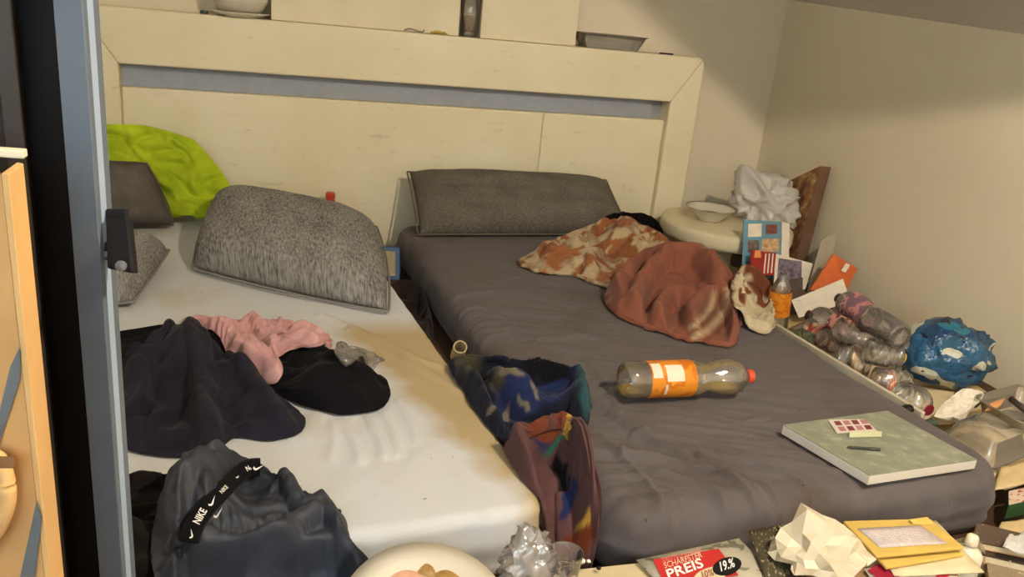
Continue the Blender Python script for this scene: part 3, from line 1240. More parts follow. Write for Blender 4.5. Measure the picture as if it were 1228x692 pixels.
band_px = [(226, 650), (232, 632), (246, 610), (262, 593), (280, 575), (296, 562), (312, 560)]
bpy.context.view_layer.update()
hits = [first_hit(x, y, PZ(x, y, z + .08)) for x, y in band_px]
dep = np.array([(h - CAM) @ AF for h in hits])
cf = np.polyfit(np.arange(len(dep)), dep, 1)
fit = np.polyval(cf, np.arange(len(dep)))
dep = .5 * fit + .5 * dep
dep = dep - max(0, float(np.max(dep - np.array([(h - CAM) @ AF for h in hits])))) - .006
mid = [PD(x, y, d_) for (x, y), d_ in zip(band_px, dep)]
mid = catmull(mid, 6)
Vb = []
for i in range(len(mid)):
    tt = mid[min(i + 1, len(mid) - 1)] - mid[max(i - 1, 0)]
    tt /= np.linalg.norm(tt)
    vw = CAM - mid[i]
    vw /= np.linalg.norm(vw)
    sd = np.cross(vw, tt)
    sd /= np.linalg.norm(sd)
    Vb += [mid[i] + sd * .014 - vw * .006, mid[i] + sd * .010, mid[i] - sd * .010, mid[i] - sd * .014 - vw * .006]
Fb = [(4 * i + k, 4 * i + k + 1, 4 * i + 5 + k, 4 * i + 4 + k) for i in range(len(mid) - 1) for k in range(3)]
bo = mesh('elastic_band', Vb, Fb, M_BLACK, jk, True)
solidify(bo, .003, 0)
sw = [(0, .35), (.12, .12), (.3, .1), (.95, .62), (.38, .36), (.25, .3), (.14, .4), (.1, .55)]


def on_band(f):
    i = f * (len(mid) - 1)
    a = mid[int(i)]
    b = mid[min(int(i) + 1, len(mid) - 1)]
    tt = b - a
    tt /= np.linalg.norm(tt)
    vw = CAM - a
    vw /= np.linalg.norm(vw)
    sd = np.cross(tt, vw)
    return a + (b - a) * (i - int(i)) , tt, -sd, vw


for f, kind in ((.05, 's'), (.20, 't'), (.37, 's'), (.52, 't'), (.69, 's'), (.82, 't'), (.90, 's')):
    p, tt, sd, vw = on_band(f)
    p = p + vw * .0025
    H = .017
    if kind == 't':
        text_on('lettering', 'NIKE', p - sd * H * .4 * -1 - sd * H * .8, tt * .8, sd * 1.2, M_WHITE, bo, H * .9, .0004, .02)
    else:
        flat_poly('swoosh', sw, p - sd * H * .45, tt * H * 1.3, sd * H, M_WHITE, bo, .0004)
flat_poly('swoosh', sw, PD(258, 624, dep[2] - .003), AR * .016 + AU * .012, -AR * .006 + AU * .014, M_WHITE, jk)

# crumpled clear film by the sweater
M_FILM = film('clear_wrap', (.96, .96, .97), .5, .18, .22, (.82, .80, .82))
M_FILM2 = film('clear_wrap_bright', (.97, .97, .98), 1.4, .12, .34, (.92, .93, .95), 90)
o = crumple('plastic_wrap', [(402, 430, 0), (415, 418, 0.01), (436, 418, 0.01), (455, 432, 0), (450, 444, 0), (420, 446, 0.01)], .035, M_FILM, n=26, slack=1.42, bend=.05, seed=31, thick=0, sub=0)
tag(o, 'small crumpled clear plastic wrap beside the black sweater sleeve', 'wrapper')

# ---- robes in the gap
def pick(px, py, blobs, base):
    c = np.tile(np.array(base), (len(px), 1))
    jx = px + 5 * vnoise(px / 12, py / 12, 0, 3)
    jy = py + 5 * vnoise(px / 12, py / 12, 0, 8)
    for (bx, by, rx, ry, rot, col) in blobs:
        a = math.radians(rot)
        ux = (jx - bx) * math.cos(a) + (jy - by) * math.sin(a)
        uy = -(jx - bx) * math.sin(a) + (jy - by) * math.cos(a)
        w = np.clip((1.15 - np.hypot(ux / rx, uy / ry)) / .3, 0, 1)[:, None]
        c = c * (1 - w) + np.array(col) * w
    return c


NAVY, ROYAL, TEAL, OLIVE, BLK, MAUVE = srgb(26, 29, 46), srgb(36, 46, 88), srgb(38, 78, 88), srgb(86, 82, 64), srgb(18, 18, 22), srgb(98, 68, 68)
YEL, ORG, GRN, TAN = srgb(190, 154, 64), srgb(130, 66, 38), srgb(46, 100, 78), srgb(126, 118, 102)
zc = ZR
blobs1 = [(562, 440, 18, 10, 30, OLIVE), (605, 470, 16, 22, 0, OLIVE), (640, 475, 55, 22, -15, ROYAL), (612, 462, 14, 9, 30, TAN), (690, 460, 14, 28, -10, ROYAL), (698, 480, 10, 26, -8, TEAL), (655, 440, 35, 12, 10, BLK),
          (575, 480, 14, 22, -30, NAVY), (608, 492, 4, 8, -20, TAN), (626, 486, 4, 9, -20, TAN), (642, 478, 3, 10, -20, TAN), (590, 500, 6, 4, 0, TAN)]
M_ROBE = tint_mat('patchwork_fleece', 500)
o = crumple('patterned_robe', [(541, 436, 0, .16), (556, 425, 0, .18), (590, 427, 0, .20), (622, 431, 0, .21), (655, 431, 0, .22), (690, 442, 0, .21), (706, 462, 0, .18), (708, 500, 0, .165), (698, 515, 0, .16), (655, 520, 0, .17), (618, 524, 0, .16), (592, 522, 0, .14), (566, 490, 0, .14)], .06, M_ROBE,
            n=110, slack=1.08, billow=(.010, .05, 1.5, .3), tubes=[([(548, 440), (572, 470), (588, 510)], .03, .035), ([(655, 438), (698, 455), (702, 500)], .035, .035), ([(590, 440), (620, 470), (650, 490), (690, 480)], .03, .025)], seed=41, bend=.3, wl=.09, cell=.1, base=.19, thick=.007, smooth=2, center=(632, 478), colflat=True, colfn=lambda px, py, V: pick(px, py, blobs1, NAVY),
            seeds=[([(560, 440), (585, 470), (600, 505)], .018, .04), ([(600, 445), (640, 460), (672, 490)], .018, .03), ([(650, 440), (688, 452), (702, 490)], .02, .045)])
tag(o, 'navy patterned fleece robe with olive and teal patches bunched in the gap', 'robe')
blobs2 = [(652, 512, 24, 8, -15, ORG), (680, 512, 6, 12, 0, YEL), (650, 525, 12, 8, 0, ROYAL), (668, 530, 12, 7, -20, GRN), (674, 575, 8, 26, -10, BLK), (684, 615, 9, 26, 12, ROYAL), (706, 654, 18, 7, -20, YEL), (698, 668, 28, 6, -5, srgb(110, 52, 30)), (648, 645, 9, 26, 0, srgb(66, 44, 36))]
o = crumple('mauve_robe', [(604, 540, 0, .15), (612, 515, 0, .19), (640, 502, 0, .22), (672, 494, 0, .24), (690, 508, 0, .22), (708, 545, 0, .20), (724, 580, 0, .18), (728, 610, 0, .15), (726, 640, 0, .10), (716, 668, 0, .04), (690, 674, 0, .03), (664, 664, 0, .04), (656, 640, 0, .08), (645, 605, 0, .12), (625, 575, 0, .14)], .055, M_ROBE,
            n=110, slack=1.06, tubes=[([(660, 502), (622, 522), (628, 570), (655, 615), (672, 655)], .032, .045), ([(684, 505), (706, 555), (716, 605), (694, 655)], .032, .045), ([(640, 525), (665, 520), (676, 535)], .02, .03), ([(682, 560), (690, 600), (682, 640)], .018, .03)], seed=47, bend=.3, wl=.09, cell=.1, base=.17, thick=.007, smooth=2, center=(674, 585), colflat=True, colfn=lambda px, py, V: pick(px, py, blobs2, MAUVE),
            seeds=[([(618, 520), (630, 560), (655, 600), (672, 650)], .02, .05), ([(688, 520), (706, 570), (712, 610), (695, 650)], .02, .05), ([(640, 505), (672, 500), (690, 530)], .014, .03)])
tag(o, 'mauve robe with a multicoloured lining sliding down between the mattresses', 'robe')

# ---- blankets on the charcoal bed
RUST, CREAM, RUST2 = srgb(142, 88, 70), srgb(190, 170, 136), srgb(112, 62, 46)


def floral(px, py, V):
    a = vnoise(V[:, 0] / .045, V[:, 1] / .045, V[:, 2] / .05, 51) + .5 * vnoise(V[:, 0] / .02, V[:, 1] / .02, V[:, 2] / .02, 52)
    w = np.clip((a - .02) / .12, 0, 1)[:, None]
    b = np.clip((vnoise(V[:, 0] / .025, V[:, 1] / .025, 0, 57) - .35) / .1, 0, 1)[:, None]
    c = np.array(srgb(156, 100, 64)) * w + np.array(CREAM) * (1 - w)
    return c * (1 - .5 * b) + np.array(RUST2) * .5 * b


M_FLOR = tint_mat('floral_plush', 400)
o = crumple('floral_blanket', [(620, 318, 0), (640, 300, 0.03), (690, 275, 0.06), (735, 262, 0, .25), (775, 270, 0, .25), (805, 290, 0, .23), (800, 330, 0.02), (745, 352, 0), (700, 338, 0), (685, 332, 0), (650, 330, 0)], .075, M_FLOR,
            n=72, slack=1.2, billow=(.022, .045, 1.8, .5), seed=53, bend=.25, wl=.08, thick=.007, skmin=ZR + .012, base=.19, smooth=2, center=(722, 312), colfn=floral, seeds=[([(700, 335), (715, 300), (750, 290)], .02, .04), ([(640, 315), (690, 295), (730, 275)], .03, .03)])
tag(o, 'orange and cream floral plush blanket crumpled against the dark cushion', 'blanket')


def rustfn(px, py, V):
    c = np.tile(np.array(RUST), (len(px), 1))
    # cream woven stripes near the hem at the lower right
    c0 = np.array([800., 365.])
    rr = np.hypot((px - 800) / 1.0, (py - 352) / .82)
    aa = np.degrees(np.arctan2(py - 352, px - 800))
    band = (aa > -5) & (aa < 60)
    for r0, w0, cc in ((72, 7, CREAM), (82, 3, RUST2), (63, 3, srgb(118, 84, 60)), (56, 5, CREAM), (49, 3, srgb(118, 84, 60))):
        w = (np.clip(1 - abs(rr - r0) / w0, 0, 1) * band)[:, None]
        c = c * (1 - w) + np.array(cc) * w
    w = np.clip((vnoise(px / 5, py / 5, 0, 61) - .1) * 3, 0, 1) * np.clip(1 - np.hypot((px - 728) / 8, (py - 362) / 22), 0, 1)
    c = c * (1 - w[:, None]) + np.array(srgb(208, 176, 150)) * w[:, None]
    return c


def swirl(px, py):
    """rolled cloth: a spiral of round rolls with deep creases between them"""
    dx, dy = px - 802, (py - 352) / .78
    rr = np.hypot(dx, dy)
    ph_ = (rr + .25 * dx) / 27.0 - np.arctan2(dy, dx) / (2 * math.pi) + .75 * vnoise(px / 38, py / 30, 0, 5) + .25 * vnoise(px / 14, py / 12, 0, 6)
    s_ = ph_ - np.floor(ph_)
    return .014 * np.sqrt(np.clip(1 - (2 * s_ - 1) ** 2, 0, 1)) * np.clip((95 - rr) / 25, .35, 1)


M_RUST = tint_mat('rust_wool', 450)
spiral = [(760, 372), (752, 345), (772, 318), (810, 305), (845, 318), (862, 350), (850, 385), (815, 398), (785, 385), (775, 360), (795, 340), (825, 340), (838, 362), (822, 378)]
o = crumple('wool_blanket', [(722, 358, 0), (735, 338, 0, .19), (760, 308, 0, .235), (800, 289, 0, .26), (838, 294, 0, .26), (868, 312, 0, .24), (886, 345, 0, .21), (889, 385, 0, .165), (882, 418, 0), (858, 416, 0), (815, 411, 0), (770, 396, 0), (735, 380, 0)], .07, M_RUST,
            n=90, slack=1.12, seed=58, bend=.3, wl=.14, cell=.12, skmin=ZR + .012, base=.22, thick=.008, smooth=2, center=(808, 356), colflat=False, colfn=rustfn, post=swirl, tubes=[([(735, 378), (738, 345), (775, 308), (830, 300), (870, 325)], .045, .06), ([(772, 392), (760, 362), (785, 332), (830, 330), (858, 350)], .03, .065), ([(800, 398), (788, 372), (805, 355), (830, 360)], .022, .055), ([(880, 414), (884, 385), (866, 358), (838, 362), (826, 380), (846, 400)], .020, .055), ([(820, 400), (850, 412)], .016, .03)])
tag(o, 'rust coloured wool blanket with cream hem stripes rolled up on the charcoal bed', 'blanket')
o = crumple('fleece_throw', [(878, 335, 0.03), (895, 318, 0, .19), (915, 330, 0, .19), (925, 355, 0, .18), (928, 392, 0, .155), (915, 402, 0), (890, 396, 0), (878, 370, 0)], .07, M_FLOR,
            n=48, slack=1.2, billow=(.02, .04, 1.5, .8), skmin=ZR + .012, base=.19, thick=.006, seed=63, bend=.14, colfn=lambda px, py, V: np.where(((py > 365) | (vnoise(px / 6, py / 6, 0, 4) > .35))[:, None], np.array(srgb(206, 192, 162)), np.array(srgb(128, 72, 48))))
tag(o, 'cream and brown fleece throw tucked behind the rust blanket', 'blanket')
o = crumple('black_cloth', [(728, 262, 0, .24), (735, 254, 0, .26), (770, 254, 0, .26), (790, 262, 0, .24), (795, 280, 0, .20), (760, 285, 0, .19)], .05, M_BLACK, n=30, slack=1.42, seed=66)
tag(o, 'small black cloth lying behind the floral blanket by the headboard', 'cloth')

# ------------------------------------------------------------------ paper, boxes and other litter helpers


def paper_mat(name, c, c2=None, rough=.7, scale=9, thr=None, kind='UV', lines=None):
    t = NT(name)
    v = t.coord('Object')
    n = t.noise(v, 30, 4)
    col = t.ramp(n, [(.25, tuple(x * .85 for x in c)), (.75, c)])
    if c2 is not None:
        n2 = t.noise(t.coord(kind, (scale, scale, scale)), 1, 3)
        th = thr or .55
        col = t.mix(t.ramp(n2, [(th, (0, 0, 0)), (th + .02, (1, 1, 1))]), col, c2)
    if lines:
        w = t.new('ShaderNodeTexWave', wave_type='BANDS', bands_direction='Y')
        w.inputs['Scale'].default_value = lines
        w.inputs['Distortion'].default_value = 1.5
        w.inputs['Detail Scale'].default_value = 8
        t.l(t.coord('UV'), w.inputs['Vector'])
        n3 = t.noise(t.coord('UV', (60, 4, 1)), 1, 2)
        m = t.new('ShaderNodeMath', operation='MULTIPLY')
        t.l(t.ramp(w.outputs['Fac'], [(.72, (0, 0, 0)), (.8, (1, 1, 1))]), m.inputs[0])
        t.l(t.ramp(n3, [(.45, (0, 0, 0)), (.5, (.6, .6, .6))]), m.inputs[1])
        col = t.mix(m.outputs[0], col, srgb(90, 88, 88))
    t.base(col).rough(rough, .25)
    return t.m


def quad3(pts):
    """[(px,py,z)] -> world points on the given heights"""
    return [PZ(*p) for p in pts]


def sheet(name, q, mat, parent=None, n=10, bend=.006, seed=0, thick=.0012, label=None, cat=None, group=None, curl=0.0):
    """thin paper through four world corners (bl, br, tr, tl)"""
    q = [np.array(p, float) for p in q]
    s = np.linspace(0, 1, n)
    A, B = np.meshgrid(s, s)
    P = (q[0] * ((1 - A) * (1 - B))[..., None] + q[1] * (A * (1 - B))[..., None] + q[2] * (A * B)[..., None] + q[3] * ((1 - A) * B)[..., None])
    nr = np.cross(q[1] - q[0], q[3] - q[0])
    nr /= np.linalg.norm(nr)
    if nr[2] < 0:
        nr = -nr
    hgt = bend * np.abs(fbm(A * 2.3 + seed * 3.1, B * 2.3, 0, seed, 2)) + curl * (2 * A - 1) ** 2
    P = P + nr * hgt[..., None]
    F = [(j * n + i, j * n + i + 1, (j + 1) * n + i + 1, (j + 1) * n + i) for j in range(n - 1) for i in range(n - 1)]
    o = mesh(name, P.reshape(-1, 3), F, mat, parent, True, [(a, b) for a, b in zip(A.ravel(), B.ravel())])
    solidify(o, thick, 1)
    if label:
        tag(o, label, cat, group)
    return o


# ------------------------------------------------------------------ PET bottle
M_PET = film('pet_plastic', (.97, .965, .955), 1.0, .10, .15, (.86, .86, .85), 70)
M_PETG = film('green_pet', (.72, .86, .70), .5, .08, .10, (.5, .65, .45))
M_PETD = film('dark_pet', (.35, .42, .50), .5, .10, .25, (.12, .16, .22))
M_LIQ = None
t = None
M_LIQ = film('yellow_drink', (.95, .82, .30), .2, .05, .7, srgb(222, 192, 70))


def cap_mat(col):
    return plain('cap_%d_%d_%d' % col, srgb(*col), .35, .05, spec=.5)


def label_mat(key, c, c2, c3=None):
    t = NT('label_' + key)
    n = t.noise(t.coord('UV', (5, 3, 1)), 1, 2)
    st = [(.0, c), (.48, c), (.50, c2), (.60, c2)]
    if c3:
        st += [(.62, c3)]
    t.base(t.ramp(n, st, 'CONSTANT')).rough(.35, .4)
    return t.m


def bottle(label, a, b, r, lab=None, cap=None, pet=None, liquid=False, labrange=(.16, .50), group=None, waist=True, crush=0.0, seed=0):
    """a: centre of the base, b: tip of the cap (world points)"""
    a, b = np.array(a, float), np.array(b, float)
    L = np.linalg.norm(b - a)
    ax = (b - a) / L
    root = empty('plastic_bottle', tuple(a), label, 'bottle', group)
    pr = [(.0, .045), (.55, .02), (.86, .0), (.97, .025), (1, .06), (1, .13), (.97, .145), (1, .16), (1, .52), (.97, .56)]
    if waist:
        pr += [(.80, .61), (.78, .64), (.86, .68), (.97, .73), (1.0, .78), (.97, .83), (.85, .88), (.6, .925), (.36, .945)]
    else:
        pr += [(1, .60), (.97, .68), (.86, .77), (.66, .85), (.45, .91), (.36, .94)]
    pr += [(.30, .95), (.30, .975)]
    prof = [(r * x, L * y) for x, y in pr]
    rng = random.Random(seed)
    sq = None
    if crush:
        ph = rng.uniform(0, 6)

        def sq(rr, h, t_, u, v):
            k = crush * math.sin(h / L * 9 + ph) * math.sin(h / L * math.pi) * (1 + .4 * math.sin(2 * t_ + 7 * h / L))
            return u * (-rr * .35 * k * math.cos(t_)) + v * (rr * k * .55)
    body = lathe('bottle_body', a, ax, prof, pet or M_PET, root, 28, True, True, False, sq)
    if cap:
        lathe('cap', a + ax * L * .955, ax, [(r * .36, 0), (r * .38, L * .008), (r * .38, L * .04), (r * .34, L * .045), (.0005, L * .045)], cap_mat(cap), root, 18, False)
    if lab:
        p0, p1 = labrange
        lathe('label', a, ax, [(r * 1.012, L * (p0 + (p1 - p0) * k / 6)) for k in range(7)], lab, root, 28, True, False, False, sq)
    if liquid:
        # drink lying along the lower side
        u, v, _ = frame_from_axis(ax)
        lv = -.62
        V, F = [], []
        m = 14
        rows = [(x * r * .97, L * y) for x, y in pr[2:-3]]
        for (rr, h) in rows:
            zc_ = lv * r
            k = max(-.98, min(.98, zc_ / max(rr, 1e-4)))
            th0 = math.asin(k)
            for i in range(m):
                tt = math.pi - th0 + (2 * math.pi + th0 - (math.pi - th0)) * i / (m - 1)
                # direction with world up
                up = np.array([0, 0, 1.0]) - ax * ax[2]
                up /= np.linalg.norm(up)
                sd = np.cross(ax, up)
                V.append(a + ax * h + sd * (rr * math.cos(tt)) + up * (rr * math.sin(tt)))
        R_ = len(rows)
        for j in range(R_ - 1):
            for i in range(m):
                i2 = (i + 1) % m
                F.append((j * m + i, j * m + i2, (j + 1) * m + i2, (j + 1) * m + i))
        F += [tuple(range(m)), tuple(range((R_ - 1) * m, R_ * m))]
        lo_ = mesh('drink', V, F, M_LIQ, root, False)
        bm = bmesh.new()
        bm.from_mesh(lo_.data)
        bmesh.ops.recalc_face_normals(bm, faces=bm.faces)
        bm.to_mesh(lo_.data)
        bm.free()
    return root


LB_OR = label_mat('orange', srgb(220, 138, 40), srgb(204, 112, 26), srgb(228, 150, 60))
LB_PK = label_mat('pink', srgb(186, 132, 122), srgb(96, 62, 74), srgb(210, 170, 150))
LB_RD = label_mat('red', srgb(186, 84, 66), srgb(214, 170, 140), srgb(120, 50, 44))
LB_PU = label_mat('purple', srgb(112, 84, 96), srgb(176, 120, 118), srgb(70, 56, 72))

rb = .042
a_ = PZ(747, 456, ZR + rb + .004)
b_ = PZ(902, 451, ZR + rb + .004)
bo_ = bottle('clear bottle with orange label and a little yellow drink lying on the charcoal sheet', a_, b_, rb, LB_OR, (214, 84, 52), liquid=True, labrange=(.16, .50))
# white panels on the orange label
axb = (b_ - a_) / np.linalg.norm(b_ - a_)
Lb = np.linalg.norm(b_ - a_)
upb = np.array([0, 0, 1.0])
sdb = np.cross(axb, upb)
V, F = [], []
for (h0, h1, t0, t1) in ((.27, .40, .30, 1.25), (.17, .24, .5, 1.4), (.26, .28, -.5, .15)):
    base = len(V)
    for i in range(9):
        tt = t0 + (t1 - t0) * i / 8
        for h in (h0, h1):
            V.append(a_ + axb * Lb * h + (sdb * math.cos(tt) + upb * math.sin(tt)) * rb * 1.022)
    F += [(base + 2 * i, base + 2 * i + 1, base + 2 * i + 3, base + 2 * i + 2) for i in range(8)]
mesh('label_panel', V, F, plain('label_white', srgb(226, 218, 200), .4, .05), bo_, True)

# ------------------------------------------------------------------ board with card, strip and pen on the bed
t = NT('mottled_green_grey')
v = t.coord('UV', (7, 5, 1))
n1 = t.noise(v, 1, 4, .6)
t.base(t.ramp(n1, [(.4, srgb(128, 134, 116)), (.55, srgb(142, 146, 128)), (.68, srgb(172, 174, 156))])).rough(.35, .45)
M_MOT = t.m
zt = ZR + .026
q = [PZ(1043, 571, zt), PZ(1172, 552, zt), PZ(1064, 493, zt), PZ(939, 510, zt)]
bd = empty('flat_board', tuple(q[0] - np.array([0, 0, .02])), 'flat square board with mottled grey-green top and white edges', 'board')
slab('core', [p - np.array([0, 0, .02]) for p in q], (0, 0, .0195), plain('white_edge', srgb(214, 210, 200), .6, .04), bd, .001)
cq = sum(q) / 4
slab('top_face', [p + (cq - p) * .004 - np.array([0, 0, .0005]) for p in q], (0, 0, .002), M_MOT, bd)
zt2 = zt + .0022


def on_board(u, v):
    return (q[0] * (1 - u) * (1 - v) + q[1] * u * (1 - v) + q[2] * u * v + q[3] * (1 - u) * v) + np.array([0, 0, .002])


zt3 = zt + .003
cdq = [PZ(1004, 520, zt3), PZ(1052, 517, zt3), PZ(1036, 503, zt3), PZ(993, 504, zt3)]
cdr = empty('printed_card', tuple(cdq[0]), 'small white card with a grid of dark red squares lying on the board', 'card')
slab('card_sheet', cdq, (0, 0, .001), plain('card_white', srgb(216, 206, 198), .6, .05), cdr)
M_MAR = plain('maroon_print', srgb(120, 52, 62), .6, .08)
ux_, uy_ = cdq[1] - cdq[0], cdq[3] - cdq[0]
for i in range(4):
    for j in range(2):
        flat_poly('red_square', [(.1 + i * .22, .12 + j * .42), (.26 + i * .22, .12 + j * .42), (.26 + i * .22, .44 + j * .42), (.1 + i * .22, .44 + j * .42)], cdq[0] + np.array([0, 0, .001]), ux_, uy_, M_MAR if (i + j) % 2 else plain('rose_print', srgb(176, 120, 122), .6, .08), cdr, .0004)
o = slab('paper_strip', [PZ(1018, 525, zt3), PZ(1057, 524, zt3), PZ(1057, 519, zt3), PZ(1018, 519, zt3)], (0, 0, .004), plain('pale_green', srgb(206, 210, 172), .6, .05), None, .0005)
tag(o, 'narrow pale green paper strip lying beside the card on the board', 'paper')
pn = empty('pen', tuple(PZ(1016, 536, zt3)), 'thin dark pen lying on the mottled board', 'pen')
pa, pb = PZ(1016, 536, zt3 + .003), PZ(1056, 539, zt3 + .003)
axp = (pb - pa)
lp_ = np.linalg.norm(axp)
lathe('barrel', pa, axp, [(.001, 0), (.0028, .006), (.003, lp_ * .55), (.003, lp_ * .6)], plain('pen_dark', srgb(58, 62, 56), .4), pn, 10)
lathe('pen_cap', pa + axp * .6, axp, [(.0034, 0), (.0034, lp_ * .38), (.002, lp_ * .4)], plain('pen_cap', srgb(72, 74, 66), .4), pn, 10)

# ------------------------------------------------------------------ side table, bowl, bag
M_TAB = plain('white_laminate', srgb(214, 204, 172), .45, .06, 8)
tc = np.array([.06, -.275, 0])
tb = empty('round_side_table', tuple(tc), 'low round white side table between headboard and right wall', 'table')
lathe('table_top', tc + np.array([0, 0, .165]), (0, 0, 1), [(.24, 0), (.256, .006), (.26, .02), (.26, .05), (.256, .062), (.245, .066), (.001, .066)], M_TAB, tb, 48)
lathe('pedestal', tc, (0, 0, 1), [(.16, 0), (.16, .012), (.05, .03), (.04, .08), (.05, .165)], M_TAB, tb, 28)
M_PORC = plain('porcelain', srgb(206, 200, 184), .3, .04, 10, spec=.5)
bc = PZ(850, 264, .232)
bw = empty('food_bowl', tuple(bc), 'white bowl with leftover food standing on the round side table', 'bowl')
lathe('bowl_shell', bc, (0, 0, 1), [(.001, 0), (.045, 0), (.05, .008), (.075, .03), (.092, .05), (.10, .054), (.094, .051), (.072, .03), (.045, .012), (.001, .01)], M_PORC, bw, 36, True, False, False)
lathe('food_rest', bc + np.array([0, 0, .012]), (0, 0, 1), [(.001, .014), (.03, .018), (.055, .014), (.06, .012)], plain('food_red', srgb(140, 84, 56), .5, .5, 60, .5), bw, 20, True, False, False)


def blob(name, c, rad, mat, parent=None, sub=4, amp=.2, freq=3.0, seed=0, ridged=True, squash_z=None, ears=()):
    bm = bmesh.new()
    bmesh.ops.create_icosphere(bm, subdivisions=sub, radius=1.0)
    for v in bm.verts:
        p = v.co.copy()
        q_ = p * freq + Vector((seed * 7.3, seed * 3.1, seed))
        k = 0
        aa = 1
        for oo in range(3):
            nn_ = mnoise.noise(q_ * 2 ** oo)
            k += aa * ((1 - 2 * abs(nn_)) if ridged else nn_)
            aa *= .5
        s_ = 1 + amp * (k - .6)
        for (ed, es, ew) in ears:
            dd = max(0, p.normalized().dot(Vector(ed).normalized()))
            s_ += es * dd ** ew
        p = p * s_
        v.co = Vector((c[0] + p.x * rad[0], c[1] + p.y * rad[1], c[2] + p.z * rad[2]))
        if squash_z is not None and v.co.z < squash_z:
            v.co.z = squash_z
    return bm_obj(name, bm, mat, parent, True)


M_BAG = film('thin_white_bag', (.95, .95, .93), .1, .30, .80, (.90, .89, .86))
bagc = PYY(925, 252, -.22)
o = blob('plastic_bag', (bagc[0] - .05, -.25, .31), (.112, .095, .088), M_BAG, None, 5, .42, 1.9, 3, True, .232, [((-.75, -.1, .75), .95, 14), ((.4, -.6, -.4), .3, 6)])
for v_q in o.data.vertices:
    v_q.co.x = min(max(v_q.co.x, bc[0] + .105), .325)
tag(o, 'crumpled translucent white carrier bag on the round side table', 'bag')
pk = PYY(926, 208, -.24)

# picture box leaning on the wall behind the table
M_BRN = plain('brown_card', srgb(112, 84, 66), .7, .15, 14)
t = NT('brown_picture')
n1 = t.noise(t.coord('UV', (5, 9, 1)), 1, 4)
t.base(t.ramp(n1, [(.35, srgb(92, 58, 44)), (.5, srgb(140, 96, 66)), (.62, srgb(170, 140, 84)), (.7, srgb(200, 190, 170))])).rough(.5, .3)
M_PIC = t.m
A0, B0 = PXX(984, 199, .345), PXX(953, 318, .335)
C0, D0 = PXX(912, 292, .335), PXX(936, 222, .345)
nr = np.cross(B0 - A0, D0 - A0)
nr /= np.linalg.norm(nr)
if nr[0] < 0:
    nr = -nr
px_box = empty('picture_box', tuple(B0), 'flat brown box with a printed picture face leaning against the right wall', 'box')
th_ = .05
slab('box_body', [B0, C0, D0, A0], nr * th_, M_BRN, px_box, .003)
mesh('printed_face', [p_ - nr * .0015 for p_ in (B0, C0, D0, A0)], [(0, 1, 2, 3)], M_PIC, px_box, False, [(0, 0), (1, 0), (1, 1), (0, 1)])

# ------------------------------------------------------------------ things on top of the headboard
HT = HZ + .001
M_BOX = plain('cream_card', srgb(222, 212, 184), .75, .05, 6)
for (xa, ya, xb, yb, hh, lab) in ((325, 25, 550, 46, .30, 'long cream cardboard box standing on the headboard beside the white bowls'), (576, 47, 690, 58, .30, 'square cream cardboard box standing on the headboard beside the glass')):
    p0, p1 = PYY(xa, ya, .025), PYY(xb, yb, .025)
    r_ = empty('cardboard_box', (p0[0], .08, HT), lab, 'box')
    box('box_body', (p0[0], .03, HT), (p1[0], .125, HT + hh), M_BOX, r_, .003)
    box('lid', (p0[0] - .003, .027, HT + hh - .05), (p1[0] + .003, .128, HT + hh + .004), M_BOX, r_, .003)
gp = PYY(562, 44, .05)
gl_ = empty('drinking_glass', (gp[0], .05, HT), 'clear glass with dried brown residue between the two cream boxes', 'glass')
lathe('glass_wall', (gp[0], .055, HT), (0, 0, 1), [(.001, .0), (.029, 0), (.030, .012), (.034, .08), (.041, .16), (.039, .16), (.032, .08), (.027, .012), (.001, .011)], film('drink_glass', (.98, .97, .95), .6, .05, .10), gl_, 28, True, False, False)
lathe('brown_residue', (gp[0], .055, HT + .013), (0, 0, 1), [(.001, 0), (.0255, 0), (.028, .03), (.030, .06), (.0295, .062), (.026, .028), (.001, .012)], plain('cocoa', srgb(128, 84, 54), .5, .4, 60), gl_, 24, True, False, False)
bp = PYY(287, 15, .04)
pl_ = empty('side_plate', (bp[0], .045, HT), 'white side plate under the bowl on the headboard', 'plate')
lathe('plate_disc', (bp[0], .048, HT), (0, 0, 1), [(.001, 0), (.06, 0), (.085, .008), (.10, .014), (.10, .017), (.083, .012), (.058, .004), (.001, .004)], M_PORC, pl_, 40, True, False, False)
b2 = empty('cereal_bowl', (bp[0], .045, HT + .012), 'white bowl standing on the side plate on the headboard', 'bowl')
lathe('bowl_shell', (bp[0] + .003, .048, HT + .013), (0, 0, 1), [(.001, 0), (.05, 0), (.075, .012), (.09, .035), (.098, .065), (.095, .065), (.086, .035), (.07, .015), (.001, .006)], M_PORC, b2, 40, True, False, False)
cp_ = PYY(245, 14, .04)
o = lathe('bottle_cap', (cp_[0], .03, HT), (0, 0, 1), [(.013, 0), (.0135, .006), (.0125, .011), (.001, .012)], plain('dark_cap', srgb(60, 72, 80), .4), None, 16, False)
tag(o, 'small dark bottle cap lying beside the plate on the headboard', 'cap')
# clear tray
tp0, tp1 = PYY(694, 58, .03), PYY(772, 66, .03)
M_TRAY = film('clear_tray', (.93, .93, .92), .5, .12, .22, (.78, .78, .76))


